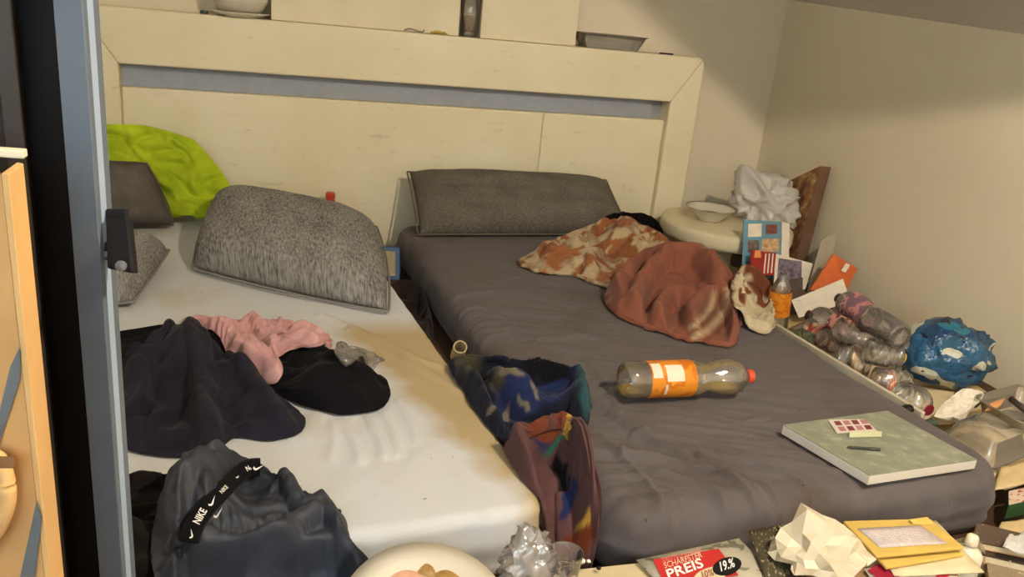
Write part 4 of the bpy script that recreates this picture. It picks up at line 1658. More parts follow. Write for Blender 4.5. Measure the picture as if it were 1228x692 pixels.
def tray(name, o, ux, uy, up, top, bot, h, mat, rim=.08, n=6):
    """open tray: rounded frustum in the frame (o, ux, uy, up); top/bot = half sizes"""
    def ring(hx, hy, r, z):
        pts = []
        for (sx_, sy_, a0) in ((1, 1, 0), (-1, 1, 90), (-1, -1, 180), (1, -1, 270)):
            for k in range(n):
                t_ = math.radians(a0 + 90 * k / (n - 1))
                pts.append(np.array(o) + ux * (sx_ * (hx - r) + r * math.cos(t_)) + uy * (sy_ * (hy - r) + r * math.sin(t_)) + up * z)
        return pts
    r0 = min(top) * .35
    rings = [ring(bot[0] * .98, bot[1] * .98, r0 * .6, 0), ring(bot[0], bot[1], r0 * .7, h * .06), ring((top[0] + bot[0]) / 2, (top[1] + bot[1]) / 2, r0 * .85, h * .5), ring(top[0], top[1], r0, h * .96), ring(top[0] + rim * top[1], top[1] + rim * top[1], r0, h), ring(top[0] + rim * top[1], top[1] + rim * top[1], r0, h * .95)]
    V = [p for rg in rings for p in rg]
    m = 4 * n
    F = [(i * m + k, i * m + (k + 1) % m, (i + 1) * m + (k + 1) % m, (i + 1) * m + k) for i in range(len(rings) - 1) for k in range(m)]
    F.append(tuple(reversed(range(m))))
    o_ = mesh(name, V, F, mat, None, True)
    solidify(o_, .0008, 0)
    return o_


E3 = [np.array(v_) for v_ in ((1.0, 0, 0), (0, 1.0, 0), (0, 0, 1.0))]
o = tray('plastic_tray', ((tp0[0] + tp1[0]) / 2, .07, HT), E3[0], E3[1], E3[2], ((tp1[0] - tp0[0]) / 2, .065), ((tp1[0] - tp0[0]) / 2 * .8, .05), .055, M_TRAY)
tag(o, 'clear plastic food tray standing at the end of the headboard', 'tray')
w0, w1_ = PYY(484, 39, .02), PYY(508, 41, .02)
o = tube('wire_twist', [(w0[0], .012, HT + .004), (w0[0] + .02, .009, HT + .012), (w1_[0] - .01, .012, HT + .004), (w1_[0], .01, HT + .012)], .0025, plain('grey_wire', srgb(120, 116, 108), .5))
tag(o, 'short twisted grey wire lying in front of the long cream box', 'wire')
y0_, y1_ = PYY(514, 42, .02), PYY(536, 44, .02)
o = sheet('yellow_wrapper', [(y0_[0], .004, HT + .001), (y1_[0], .004, HT + .001), (y1_[0] - .01, .024, HT + .008), (y0_[0] + .01, .024, HT + .006)], paper_mat('yellow_foil', srgb(196, 166, 70)), None, 8, .006, 3, .001, 'small crumpled yellow wrapper on the headboard beside the glass', 'wrapper')
k0, k1 = PYY(790, 66, .02), PYY(806, 67, .02)
o = box('black_stick', (k0[0], .01, HT), (k1[0], .018, HT + .006), plain('black_plastic', srgb(20, 20, 22), .4), None, .001)
tag(o, 'small black stick lying at the right end of the headboard top', 'stick')

# red bottle behind the plump cushion
rp = PYY(396, 240, -.045)
rbt = empty('red_bottle', (rp[0], -.05, ZL + .01), 'slim red bottle standing behind the plump tweed cushion', 'bottle')
M_RED = plain('red_plastic', srgb(190, 64, 40), .4, .08, spec=.5)
lathe('bottle_body', (rp[0], -.05, ZL + .008), (0, 0, 1), [(.024, 0), (.026, .01), (.026, rp[2] - ZL - .04), (.018, rp[2] - ZL - .01), (.015, rp[2] - ZL)], M_RED, rbt, 20)
lathe('cap', (rp[0], -.05, rp[2] + .009), (0, 0, 1), [(.017, 0), (.018, .004), (.018, .016), (.014, .022), (.001, .023)], M_RED, rbt, 18, False)

# ------------------------------------------------------------------ the gap between the mattresses
M_BLUE = plain('blue_plastic', srgb(58, 88, 130), .45, .1, 20, spec=.4)
g0 = PZ(478, 338, .04)
tubr = empty('plastic_tub', tuple(g0), 'blue framed tub with beige front wedged beside the plump cushion', 'tub')
gc = PYY(474, 316, -.30) + np.array([-.032, 0, 0])
ux_ = np.array([.98, -.17, 0])
uz_ = np.array([.0, .35, .93])
uy_ = np.cross(uz_, ux_)
slab('tub_body', [gc - ux_ * .05 - uz_ * .062, gc + ux_ * .05 - uz_ * .062, gc + ux_ * .05 - uz_ * .062 + uy_ * .06, gc - ux_ * .05 - uz_ * .062 + uy_ * .06], uz_ * .124, M_BLUE, tubr, .006)
slab('front_panel', [gc - ux_ * .04 - uz_ * .045, gc + ux_ * .032 - uz_ * .045, gc + ux_ * .032 - uz_ * .045 - uy_ * .004, gc - ux_ * .04 - uz_ * .045 - uy_ * .004], uz_ * .09, plain('tub_beige', srgb(176, 164, 130), .6, .15, 30), tubr, .002)
M_DKB = cloth_mat('dark_brown_cloth', srgb(52, 40, 36), srgb(30, 24, 22))
o = crumple('brown_cloth', [(468, 345, 0, .05), (485, 335, 0, .08), (505, 345, 0, .08), (515, 375, 0, .05), (520, 410, 0, .02), (505, 400, 0, .03), (485, 365, 0, .05)], .04, M_DKB, n=30, slack=1.3, seed=71, skirt=False)
tag(o, 'dark brown cloth stuffed in the gap between the mattresses', 'cloth')
ta, tb_ = PZ(520, 445, .12), PZ(552, 416, .165)
tr_ = empty('cardboard_tube', tuple(ta), 'beige cardboard tube poking out between the mattresses', 'tube')
axt = np.array([.25, -.55, .45])
axt = (CAM - tb_) / np.linalg.norm(CAM - tb_) + np.array([.15, .1, .45])
axt /= np.linalg.norm(axt)
lathe('tube_wall', tb_ - axt * .06, axt, [(.0145, 0), (.017, 0), (.017, .06), (.0145, .06), (.0145, .01)], plain('tube_card', srgb(186, 168, 130), .7, .08), tr_, 24, False, False, False)

# ------------------------------------------------------------------ clutter by the right wall
M_KRAFT = paper_mat('kraft_paper', srgb(206, 184, 138))
M_CREAMP = paper_mat('cream_paper', srgb(222, 206, 170))
M_WHP = paper_mat('white_paper', srgb(226, 218, 204))
M_NEWS = paper_mat('newsprint', srgb(208, 204, 200), None, lines=9)
M_GREYP = paper_mat('grey_paper', srgb(168, 158, 142))

# litter bed along the wall
under = [([(930, 410), (990, 395), (960, 340), (900, 345)], .04, M_KRAFT), ([(985, 455), (1075, 430), (1010, 365), (935, 400)], .05, M_GREYP), ([(1060, 500), (1150, 480), (1090, 420), (1000, 445)], .05, M_CREAMP),
         ([(1120, 540), (1228, 500), (1150, 450), (1060, 480)], .045, M_KRAFT), ([(1190, 590), (1300, 560), (1215, 505), (1130, 530)], .035, M_CREAMP)]
labs = ['brown paper sheet under the clutter beside the round table', 'grey paper sheet under the heap of empty bottles', 'cream paper sheet beneath the blue crumpled package', 'kraft paper sheet lying under the clear food trays', 'cream paper sheet beside the foot of the charcoal mattress']
r0_, r1_ = PZ(925, 388, .13), PZ(1100, 494, .13)


def rail_x(y):
    return r0_[0] + (r1_[0] - r0_[0]) * (y - r0_[1]) / (r1_[1] - r0_[1]) + .026


for k, (pts, zz, mt) in enumerate(under):
    qq = [PZ(a, b, .004 + .013 * k) for a, b in pts]
    for p_ in qq:
        p_[0] = min(max(p_[0], rail_x(p_[1]) + .012), WX - .01)
    sheet('paper_sheet', qq, mt, None, 12, .004, k + 3, .0015, labs[k], 'paper')

o = slab('bed_rail', [r0_ + np.array([.014, 0, -.128]), r1_ + np.array([.014, 0, -.128]), r1_ + np.array([.026, 0, -.128]), r0_ + np.array([.026, 0, -.128])], (0, 0, .126), plain('pale_rail', srgb(196, 186, 164), .6, .08), None, .002)
tag(o, 'pale wooden rail standing along the wall side of the charcoal mattress', 'rail')


# blue calendar
def standing(px4, Y, dY=0.0):
    """bl, br, tr, tl pixels on a plane at depth Y (top dY further back)"""
    return [PYY(px4[0][0], px4[0][1], Y), PYY(px4[1][0], px4[1][1], Y), PYY(px4[2][0], px4[2][1], Y + dY), PYY(px4[3][0], px4[3][1], Y + dY)]


def grounded(q, z):
    """run the lower edge of a propped card down to the litter"""
    for k_ in (0, 1):
        q[k_] = q[k_].copy()
        q[k_][2] = min(q[k_][2], z)
    return q


def slab_front(name, q, thick, mat, parent=None, bev=.001):
    n_ = np.cross(q[1] - q[0], q[3] - q[0])
    n_ /= np.linalg.norm(n_)
    return slab(name, q, n_ * thick if n_ @ (CAM - q[0]) < 0 else -n_ * thick, mat, parent, bev)


q = standing([(890, 335), (935, 333), (937, 266), (892, 263)], -.62, .10)
cal = empty('wall_calendar', tuple(q[0]), 'light blue calendar with small square pictures leaning on the side table', 'calendar')
M_CALB = plain('calendar_blue', srgb(104, 148, 168), .5, .08, 10)
slab_front('cover', q, .006, M_CALB, cal)
ux_, uy_ = q[1] - q[0], q[3] - q[0]
for (x0, y0, w_, h_, mt) in ((.12, .70, .36, .22, plain('pic_white', srgb(224, 212, 190), .5)), (.60, .74, .30, .16, plain('pic_brown', srgb(120, 72, 62), .5, .4, 80)), (.12, .44, .30, .20, plain('pic_brown2', srgb(110, 96, 88), .5, .5, 90)), (.50, .44, .46, .22, plain('pic_tan', srgb(190, 158, 118), .5, .4, 80)), (.10, .10, .30, .2, plain('pic_teal', srgb(78, 132, 146), .5, .2, 80))):
    flat_poly('picture', [(x0, y0), (x0 + w_, y0), (x0 + w_, y0 + h_), (x0, y0 + h_)], q[0], ux_, uy_, mt, cal, .001)
q2 = standing([(936, 333), (946, 331), (947, 268), (938, 266)], -.62, .10)
slab_front('page_block', q2, .006, M_WHP, cal)
q = standing([(899, 331), (928, 330), (931, 303), (902, 300)], -.68, .05)
rk = empty('red_packet', tuple(q[0]), 'small dark red packet with white stripes in front of the calendar', 'packet')
slab_front('packet_body', q, .012, plain('packet_red', srgb(150, 42, 40), .45, .1), rk)
for k in range(3):
    flat_poly('stripe', [(.55 + k * .15, .08), (.61 + k * .15, .08), (.61 + k * .15, .85), (.55 + k * .15, .85)], q[0], q[1] - q[0], q[3] - q[0], M_WHP, rk, .001)
flat_poly('orange_spot', [(.1, .7), (.4, .7), (.35, .98), (.12, .98)], q[0], q[1] - q[0], q[3] - q[0], plain('spot_orange', srgb(214, 138, 84), .5), rk, .001)
q = standing([(928, 342), (966, 347), (975, 316), (930, 304)], -.70, .08)
ph = empty('photo_card', tuple(q[0]), 'white bordered photo card tucked beside the red packet', 'card')
slab_front('card_sheet', q, .003, M_WHP, ph)
flat_poly('photo', [(.08, .12), (.86, .12), (.84, .86), (.1, .86)], q[0], q[1] - q[0], q[3] - q[0], plain('photo_mix', srgb(112, 104, 118), .4, .6, 55), ph, .001)
o = slab_front('dark_carton', grounded(standing([(948, 352), (968, 350), (963, 333), (946, 336)], -.74, .03), .012), .012, plain('dark_card', srgb(88, 76, 70), .6, .2, 30))
tag(o, 'small dark carton standing in front of the photo card', 'carton')
q = standing([(972, 348), (1014, 350), (1029, 322), (1000, 304)], -.78, .08)
ok_ = empty('orange_packet', tuple(q[0]), 'orange packet with a white square leaning against the right wall', 'packet')
slab_front('packet_body', q, .012, plain('packet_orange', srgb(204, 104, 56), .5, .08), ok_, .002)
flat_poly('white_square', [(.50, .55), (.66, .50), (.66, .72), (.50, .76)], q[0], q[1] - q[0], q[3] - q[0], M_WHP, ok_, .001)
o = slab_front('beige_card', grounded(standing([(968, 345), (1000, 330), (1003, 278), (985, 288)], -.62, .08), .012), .002, M_GREYP)
tag(o, 'torn beige card propped up behind the orange packet', 'card')
q = standing([(958, 381), (1020, 362), (1011, 334), (949, 360)], -.84, .05)
en = empty('white_envelope', tuple(q[0]), 'plain white envelope leaning in front of the orange packet', 'envelope')
slab_front('envelope_body', q, .002, M_WHP, en)
flat_poly('flap_line', [(.03, .93), (.5, .45), (.97, .93), (.97, .95), (.5, .475), (.03, .95)], q[0], q[1] - q[0], q[3] - q[0], M_GREYP, en, .0006)

# heap of bottles
GB = 'empty bottles heaped by the right wall'
mz = .10


SPECS = []


def pb_(label, p0, z0, p1, z1, r, lab=None, cap=None, **kw):
    SPECS.append([PZ(p0[0], p0[1], z0 + .03), PZ(p1[0], p1[1], z1 + .03), r, label, lab, cap, kw])


pb_('clear bottle with orange label standing behind the fleece throw', (940, 386), .10, (926, 322), .26, .034, LB_OR, None, waist=False, labrange=(.42, .75))
pb_('greenish bottle with a green cap lying at the edge of the mattress', (915, 396), .12, (961, 379), .14, .030, None, (40, 130, 50), pet=M_PETG, waist=False)
pb_('large clear bottle with pink label lying along the right wall', (1108, 400), .17, (1014, 364), .17, .044, LB_PK, (70, 44, 40), labrange=(.35, .62))
pb_('crushed bottle with red label lying nearest the mattress edge', (1000, 412), .11, (942, 388), .12, .034, LB_RD, None, crush=.5, seed=2, labrange=(.35, .7))
pb_('crushed bottle with purple and pink label on top of the heap', (1032, 425), .15, (972, 376), .17, .038, LB_PU, (60, 50, 64), crush=.3, seed=4, labrange=(.45, .78))
pb_('clear dented bottle without label lying across the heap', (1085, 410), .16, (1015, 396), .17, .040, None, None, crush=.5, seed=6)
pb_('clear bottle with a yellow cap beside the blue package', (1015, 420), .13, (1081, 428), .12, .036, None, (206, 172, 40), crush=.3, seed=8)
pb_('clear bottle with a dark red cap pointing away from the wall', (1000, 432), .12, (1053, 454), .11, .038, None, (128, 26, 50), crush=.2, seed=9, waist=False)
pb_('flattened clear bottle with beige label under the heap', (1070, 440), .09, (990, 425), .10, .036, label_mat('beige', srgb(196, 160, 118), srgb(220, 200, 170)), None, crush=.6, seed=11)

pb_('squashed clear bottle with a red label scrap below the yellow cap', (1030, 448), .07, (1085, 455), .07, .034, LB_RD, None, crush=.6, seed=16, labrange=(.3, .45))

pb_('dark blue tinted bottle lying against the crumpled package', (1145, 442), .12, (1172, 464), .08, .026, None, (44, 48, 58), pet=M_PETD, waist=False)
tp_ = PZ(926, 322, .265)
SPECS[0][0], SPECS[0][1] = tp_ + np.array([.05, -.02, -.245]), tp_ + np.array([.022, -.03, 0])
kc = PZ(1132, 436, .125)
OBST = [(np.array([kc[0], kc[1], .15]), .14), (PZ(900, 362, .18), .10)]


def seg_near(a, b, c, d):
    """closest points of two segments, sampled"""
    ts = np.linspace(0, 1, 13)
    A = a + (b - a) * ts[:, None]
    B = c + (d - c) * ts[:, None]
    D = np.linalg.norm(A[:, None] - B[None], axis=-1)
    k = np.unravel_index(D.argmin(), D.shape)
    return A[k[0]], B[k[1]], D[k]


for it_ in range(260):
    for i_, S in enumerate(SPECS):
        if it_ < 200 and i_ > 0:
            for e in (0, 1):
                S[e] = S[e] - np.array([0, 0, .0012])
        for T in SPECS[i_ + 1:]:
            p_, q_, d_ = seg_near(S[0], S[1], T[0], T[1])
            ov = S[2] + T[2] + .006 - d_
            if ov > 0:
                dv = (p_ - q_) / max(d_, 1e-6) if d_ > 1e-5 else np.array([0, 0, 1.0])
                dv = dv * np.array([1, 1, 1.4]) * ov * .3
                for e in (0, 1):
                    S[e] = S[e] + dv * (i_ > 0)
                    T[e] = T[e] - dv * (1 if i_ > 0 else 2)
        for oc_, orad in OBST:
            p_, q_, d_ = seg_near(S[0], S[1], oc_, oc_ + np.array([0, 0, 1e-4]))
            ov = orad + S[2] - d_
            if ov > 0:
                dv = (p_ - q_) / max(d_, 1e-6) * ov * .5
                S[0], S[1] = S[0] + dv, S[1] + dv
        for e in (0, 1):
            P_ = S[e]
            if i_ > 0:
                P_[2] = max(P_[2], .074 + S[2])
                P_[1] = min(P_[1], -.90)
            P_[0] = min(max(P_[0], rail_x(P_[1]) + S[2] + .012), WX - S[2] - .006)
for S in SPECS:
    bottle(S[3], S[0], S[1], S[2], S[4], S[5], group=GB, **S[6])

# crumpled blue package and dark bottle in it
t = NT('blue_print_film')
vv = t.coord('Object')
n1 = t.noise(vv, 6.5, 2)
n2 = t.noise(t.coord('Object', (1, 1, 2.2)), 26, 2)
c_ = t.ramp(n1, [(.0, srgb(190, 192, 178)), (.47, srgb(190, 192, 178)), (.475, srgb(40, 86, 120)), (.58, srgb(34, 66, 100)), (.66, srgb(40, 112, 140))], 'CONSTANT')
c_ = t.mix(t.ramp(n2, [(.66, (0, 0, 0)), (.67, (1, 1, 1))]), c_, srgb(28, 32, 48))
t.base(c_).rough(.22, .5)
t.bump(t.noise(vv, 40, 3), .6, .02)
pkr = empty('crumpled_package', (kc[0], kc[1], .05), 'crumpled blue and white printed plastic package by the right wall', 'package')
blob('film', (kc[0], kc[1], .155), (.125, .095, .09), t.m, pkr, 4, .2, 1.9, 9, True, .082)
t2_, t3_ = PZ(1120, 425, .22), PZ(1130, 400, .235)
M_LTR = plain('package_white_print', srgb(214, 216, 214), .4, .05)

# sheets and trays right of the mattress
sheet('paper_sheet', [PZ(1100, 512, .068), PZ(1160, 508, .068), PZ(1150, 470, .068), PZ(1072, 460, .068)], M_CREAMP, None, 12, .006, 31, .0012, 'large creased cream paper in front of the blue package', 'paper')
o = crumple('paper_bag', [(1120, 498, 0, .125), (1152, 468, 0, .15), (1172, 468, 0, .15), (1180, 472, 0, .145), (1170, 484, 0, .135), (1150, 498, 0, .12)], .04, M_WHP, base=.155, n=22, slack=1.25, seed=77, bend=.02, thick=.001, sub=0, flat=True, smooth=0, skirt=False)
tag(o, 'crumpled white paper bag lying behind the clear trays', 'paper bag')
# long clear tray lying tilted, seen from below
def tray_px(name, corners, z, h, mat, label, inset=.25, flip=False):
    c4 = [PZ(a, b, zz) for a, b, zz in corners]
    c = sum(c4) / 4
    ux_ = (c4[1] - c4[0] + c4[2] - c4[3]) / 4
    uy_ = (c4[3] - c4[0] + c4[2] - c4[1]) / 4
    hx, hy = np.linalg.norm(ux_), np.linalg.norm(uy_)
    ux_, uy_ = ux_ / hx, uy_ - ux_ * (uy_ @ ux_) / (hx * hx)
    uy_ = uy_ / np.linalg.norm(uy_)
    up = np.cross(ux_, uy_)
    if up[2] < 0:
        up = -up
    if flip:
        o = tray(name, c + up * h, ux_, uy_, -up, (hx, hy), (hx * (1 - inset), hy * (1 - inset)), h, mat)
    else:
        o = tray(name, c, ux_, uy_, up, (hx, hy), (hx * (1 - inset), hy * (1 - inset)), h, mat)
    return tag(o, label, 'tray')


M_TR2 = film('trays_clear', (.93, .90, .84), .6, .1, .28, (.72, .66, .54))
tray_px('plastic_tray', [(1130, 530, .082), (1196, 566, .075), (1226, 540, .082), (1166, 502, .098)], .07, .05, M_TR2, 'upturned clear food tray lying beside the charcoal mattress', .25, True)
tray_px('plastic_tray', [(1175, 500, .09), (1228, 535, .08), (1262, 505, .09), (1206, 478, .10)], .09, .05, M_TR2, 'clear food tray resting against the right wall', .2, False)
o = tube('dark_stick', [PZ(1212, 478, .16), PZ(1232, 494, .15)], .008, plain('stick_dark', srgb(62, 52, 46), .5), None, 10, 1)
tag(o, 'short dark stick lying on the clear tray by the wall', 'stick')
sheet('orange_peel_wrapper', [PZ(1180, 494, .12), PZ(1196, 490, .12), PZ(1204, 478, .13), PZ(1186, 484, .13)], paper_mat('orange_scrap', srgb(214, 150, 100)), None, 6, .01, 5, .0012, 'small pale orange wrapper between the paper bag and the tray', 'wrapper')
for k, (x_, y_, lab) in enumerate(((1090, 490, 'small black crumb of plastic at the mattress edge beside the bottles'), (1116, 507, 'small dark green scrap at the mattress edge beside the tray'))):
    c_ = PZ(x_, y_, .12)
    o = blob('plastic_scrap', (c_[0], c_[1], c_[2]), (.016, .012, .009), plain('scrap_%d' % k, srgb(*((26, 26, 24), (62, 76, 66))[k]), .5), None, 2, .3, 2, k)
    tag(o, lab, 'scrap')
sheet('card_sheet', [PZ(1190, 590, .074), PZ(1235, 580, .074), PZ(1240, 552, .076), PZ(1200, 562, .076)], M_KRAFT, None, 8, .006, 41, .002, 'tan card sheet beside the rounded foot of the charcoal mattress', 'card')
c4 = [PZ(1204, 623, .03), PZ(1250, 612, .03), PZ(1240, 598, .03), PZ(1204, 606, .03)]
gb_ = empty('green_carton', tuple(c4[0]), 'flat green carton with a white and red top beside the mattress foot', 'carton')
slab('carton_body', c4, (0, 0, .035), plain('carton_green', srgb(44, 78, 44), .5, .1), gb_, .001)
slab('carton_top', [p + np.array([0, 0, .0352]) for p in c4], (0, 0, .001), paper_mat('carton_top', srgb(206, 188, 170), srgb(170, 60, 50), thr=.56, scale=4), gb_)
sheet('card_sheet', [PZ(1190, 648, .03), PZ(1245, 640, .03), PZ(1240, 622, .034), PZ(1200, 628, .034)], M_KRAFT, None, 8, .005, 43, .002, 'tan card sheet in front of the green carton', 'card')

# ------------------------------------------------------------------ foreground floor litter
FLY = -2.065
o = box('flat_carton', (-1.22, -2.62, 0.002), (-.52, -2.07, .074), plain('carton_brown', srgb(150, 120, 84), .8, .08), None, .002)
tag(o, 'flattened brown carton under the papers in front of the charcoal mattress', 'carton')


def PF(x, y, dz=0.0):
    p = PYY(x, y, FLY)
    p[2] += 0
    return p


def slope_sheet(far, near, znear):
    """near corners (px) at znear, far corners (px) touching the mattress front"""
    return [PZ(near[0][0], near[0][1], znear), PZ(near[1][0], near[1][1], znear), PF(*far[1]), PF(*far[0])]


bq = [PZ(600, 745, .076), PZ(800, 735, .076), PZ(766, 668, .076), PZ(600, 686, .076)]
for p_ in bq[2:]:
    p_[1] = min(p_[1], -2.062)
o = slab('wooden_board', bq, (0, 0, .012), plain('pale_board', srgb(198, 182, 148), .6, .08, 8), None, .001)
tag(o, 'pale wooden board on the floor in front of the mattresses', 'board')
qf = slope_sheet([(763, 672), (886, 646)], [(812, 722), (945, 708)], .092)
n_ = np.cross(qf[3] - qf[0], qf[2] - qf[0])
qf[1] = CAM + ray(945, 708) * (((qf[0] - CAM) @ n_) / (ray(945, 708) @ n_))
fl = empty('price_flyer', tuple(qf[0]), 'supermarket flyer with a red price banner on the floor', 'flyer')
sheet('flyer_page', qf, paper_mat('flyer_paper', srgb(192, 186, 168), srgb(128, 130, 112), thr=.58, scale=6), fl, 4, .0, 51, .001)
def on_fly(px_, py_, lift=.004):
    n_ = np.cross(qf[1] - qf[0], qf[3] - qf[0])
    n_ /= np.linalg.norm(n_)
    if n_[2] < 0:
        n_ = -n_
    d = ray(px_, py_)
    o_ = qf[0] + n_ * lift
    return CAM + d * (((o_ - CAM) @ n_) / (d @ n_))


M_FRED = plain('flyer_red', srgb(188, 48, 44), .5, .06)
mesh('red_banner', [on_fly(797, 700), on_fly(886, 690), on_fly(862, 658), on_fly(783, 671)], [(0, 1, 2, 3)], M_FRED, fl)


def fly_text(body, p0, p1, ptop, mat, lift, bold=.02):
    """p0 baseline start, p1 baseline end, ptop top of the first letter (pixels)"""
    a, b, c = on_fly(*p0, lift), on_fly(*p1, lift), on_fly(*ptop, lift)
    w_ = {'PREIS': 3.05, 'SCHÄRFSTER': 6.75, 'DEUTSCHLANDS': 8.3, '19.%': 2.35, '10%': 2.05}[body]
    text_on('lettering', body, a, (b - a) / w_, (c - a) / .70, mat, fl, 1, .0004, bold)


fly_text('PREIS', (801, 695), (858, 675), (797, 684), M_WHITE, .0048)
fly_text('SCHÄRFSTER', (797, 682), (850, 666), (795, 675), plain('flyer_cream', srgb(226, 190, 160), .5), .0048, .01)
fly_text('DEUTSCHLANDS', (795, 674), (846, 660), (793, 670), plain('flyer_rose', srgb(214, 130, 116), .5), .0048, .0)


def fly_oval(nm, c, ex, ey, mat, lift):
    o_, a, b = on_fly(*c, lift), on_fly(*ex, lift), on_fly(*ey, lift)
    flat_poly(nm, [(math.cos(t_), math.sin(t_)) for t_ in np.linspace(0, 2 * math.pi, 28)[:-1]], o_, a - o_, b - o_, mat, fl, .0002)


fly_oval('cream_oval', (852, 690), (872, 684), (849, 681), plain('flyer_oval', srgb(214, 198, 160), .5), .0052)
fly_oval('price_oval', (872, 679), (889, 674), (869, 669), M_INK, .0058)
fly_text('19.%', (863, 686), (886, 678), (861, 675), M_WHITE, .0064)
fly_text('10%', (841, 694), (860, 689), (839, 686), plain('flyer_brown', srgb(140, 70, 50), .5), .0058, .01)
sheet('leaf_print_paper', [p_ + np.array([.012, 0, .012]) for p_ in slope_sheet([(888, 646), (928, 637)], [(914, 722), (960, 706)], .096)], paper_mat('dark_leaves', srgb(72, 66, 48), srgb(150, 140, 110), thr=.58, scale=12), None, 10, .008, 53, .001, 'dark leaf printed paper between the flyer and the white bag', 'paper')

# crumpled white bag
M_WBAG = plain('white_poly', srgb(208, 198, 174), .4, .06, 10, spec=.4)
add_support(o)
bgc = PZ(957, 690, .09)
ob_ = blob('paper_bag', (bgc[0] + .02, bgc[1] - .01, .135), (.066, .05, .04), M_WBAG, None, 3, .42, 1.9, 12, True, .134, [((-.16, .25, .95), .95, 14), ((.9, .1, .1), .35, 5)])
for p_ in ob_.data.polygons:
    p_.use_smooth = False
tag(ob_, 'crumpled white paper bag with a raised corner beside the envelopes', 'paper bag')
sheet('green_leaflet', [PZ(980, 634, .075), PZ(1018, 640, .08), PZ(1016, 630, .09), PZ(978, 623, .09)], paper_mat('lime_paper', srgb(196, 208, 120)), None, 6, .003, 57, .001, 'light green leaflet poking out behind the envelopes', 'leaflet')
sheet('newspaper_page', [PZ(1030, 706, .055), PZ(1060, 700, .055), PZ(1003, 640, .075), PZ(972, 643, .07)], M_NEWS, None, 10, .005, 59, .0012, 'printed newspaper page sticking out left of the yellow envelopes', 'newspaper')
sheet('newspaper_page', [PZ(1052, 695, .07), PZ(1075, 690, .075), PZ(1034, 638, .085), PZ(1000, 640, .08)], paper_mat('tan_print', srgb(204, 188, 158), srgb(110, 84, 66), thr=.62, scale=8), None, 10, .005, 61, .0012, 'tan printed page directly under the yellow envelopes', 'newspaper')
qz = [PZ(1058, 712, .077), PZ(1170, 708, .077), PZ(1120, 668, .080), PZ(1036, 684, .080)]
lr = empty('red_leaflet', tuple(qz[0]), 'white leaflet with dark red stripes under the yellow envelopes', 'leaflet')
sheet('leaflet_page', qz, M_WHP, lr, 8, .003, 63, .001)
M_CRIM = plain('crimson_print', srgb(158, 36, 60), .5, .08)
for pts in ([(1040, 684), (1054, 676), (1082, 694), (1066, 704)], [(1122, 690), (1140, 682), (1146, 686), (1128, 696)]):
    mesh('red_stripe', [PZ(a, b, .0855) for a, b in pts], [(0, 1, 2, 3)], M_CRIM, lr)
sheet('cream_envelope', [PZ(1072, 692, .086), PZ(1180, 688, .086), PZ(1122, 625, .088), PZ(1040, 640, .088)], M_CREAMP, None, 8, .003, 65, .002, 'large cream envelope under the two yellow envelopes', 'envelope')
M_YEL = paper_mat('yellow_kraft', srgb(214, 182, 96))
q = [PZ(1062, 684, .092), PZ(1156, 668, .09), PZ(1118, 632, .094), PZ(1020, 640, .094)]
o = slab('yellow_envelope', q, (0, 0, .006), M_YEL, None, .002)
tag(o, 'lower yellow padded envelope half covered by the labelled one', 'envelope')
q = [PZ(1050, 671, .104), PZ(1156, 660, .104), PZ(1114, 625, .104), PZ(1010, 628, .104)]
ye = empty('yellow_envelope', tuple(q[0]), 'yellow padded envelope with a white address label on top of the pile', 'envelope')
slab('envelope_body', q, (0, 0, .007), M_YEL, ye, .003)
ql = [PZ(1056, 657, .112), PZ(1136, 652, .112), PZ(1104, 630, .112), PZ(1028, 634, .112)]
sheet('address_label', ql, paper_mat('address_label', srgb(218, 206, 206), None, lines=5), ye, 6, .0, 1, .0006)
slab('envelope_flap', [PZ(1095, 629.5, .1115), PZ(1120, 630, .1115), PZ(1112, 621, .117), PZ(1090, 624, .115)], (0, 0, .002), M_YEL, ye)

# white pump bottle, books
pc_ = PZ(1152, 690, .02)
pmp = empty('glue_bottle', tuple(pc_), 'small white nozzle bottle wrapped in a thin bag beside the envelopes', 'bottle')
pt = PD(1152, 629, np.dot(pc_ - CAM, AF) + .02)
hgt = max(.09, pt[2] - pc_[2])
lathe('bottle_body', pc_, (0, 0, 1), [(.001, 0), (.024, 0), (.026, .006), (.026, hgt * .55), (.020, hgt * .66), (.010, hgt * .72), (.009, hgt * .78)], plain('white_hdpe', srgb(226, 218, 196), .4, .04, spec=.4), pmp, 24)
lathe('nozzle', pc_ + np.array([0, 0, hgt * .76]), (0, 0, 1), [(.011, 0), (.0115, hgt * .05), (.0105, hgt * .2), (.008, hgt * .235), (.001, hgt * .24)], plain('nozzle_white', srgb(232, 222, 198), .4, .03), pmp, 18)
M_BAG2 = film('thin_bag', (.95, .93, .88), .5, .2, .35, (.8, .76, .64))
o = crumple('thin_plastic_bag', [(1135, 680, 0, .04), (1136, 655, 0, .07), (1150, 646, 0, .09), (1172, 645, 0, .09), (1182, 665, 0, .06), (1176, 692, 0, .04), (1155, 700, 0, .03)], .04, M_BAG2, n=26, slack=1.35, seed=85, bend=.05, thick=0, sub=0, skirt=False)
tag(o, 'thin translucent bag crumpled round the white nozzle bottle', 'bag')
bk = [([(1172, 672), (1250, 690), (1250, 655), (1182, 640)], .045, .016, (74, 58, 48), 'dark brown paperback lying on the floor papers beside the nozzle bottle', 'paperback'),
      ([(1165, 655), (1250, 672), (1240, 650), (1170, 633)], .066, .012, (92, 76, 62), 'striped magazine on top of the dark paperback', 'magazine'),
      ([(1185, 712), (1250, 720), (1240, 680), (1180, 672)], .03, .015, (150, 132, 104), 'tan notebook lying at the front of the book pile', 'notebook')]
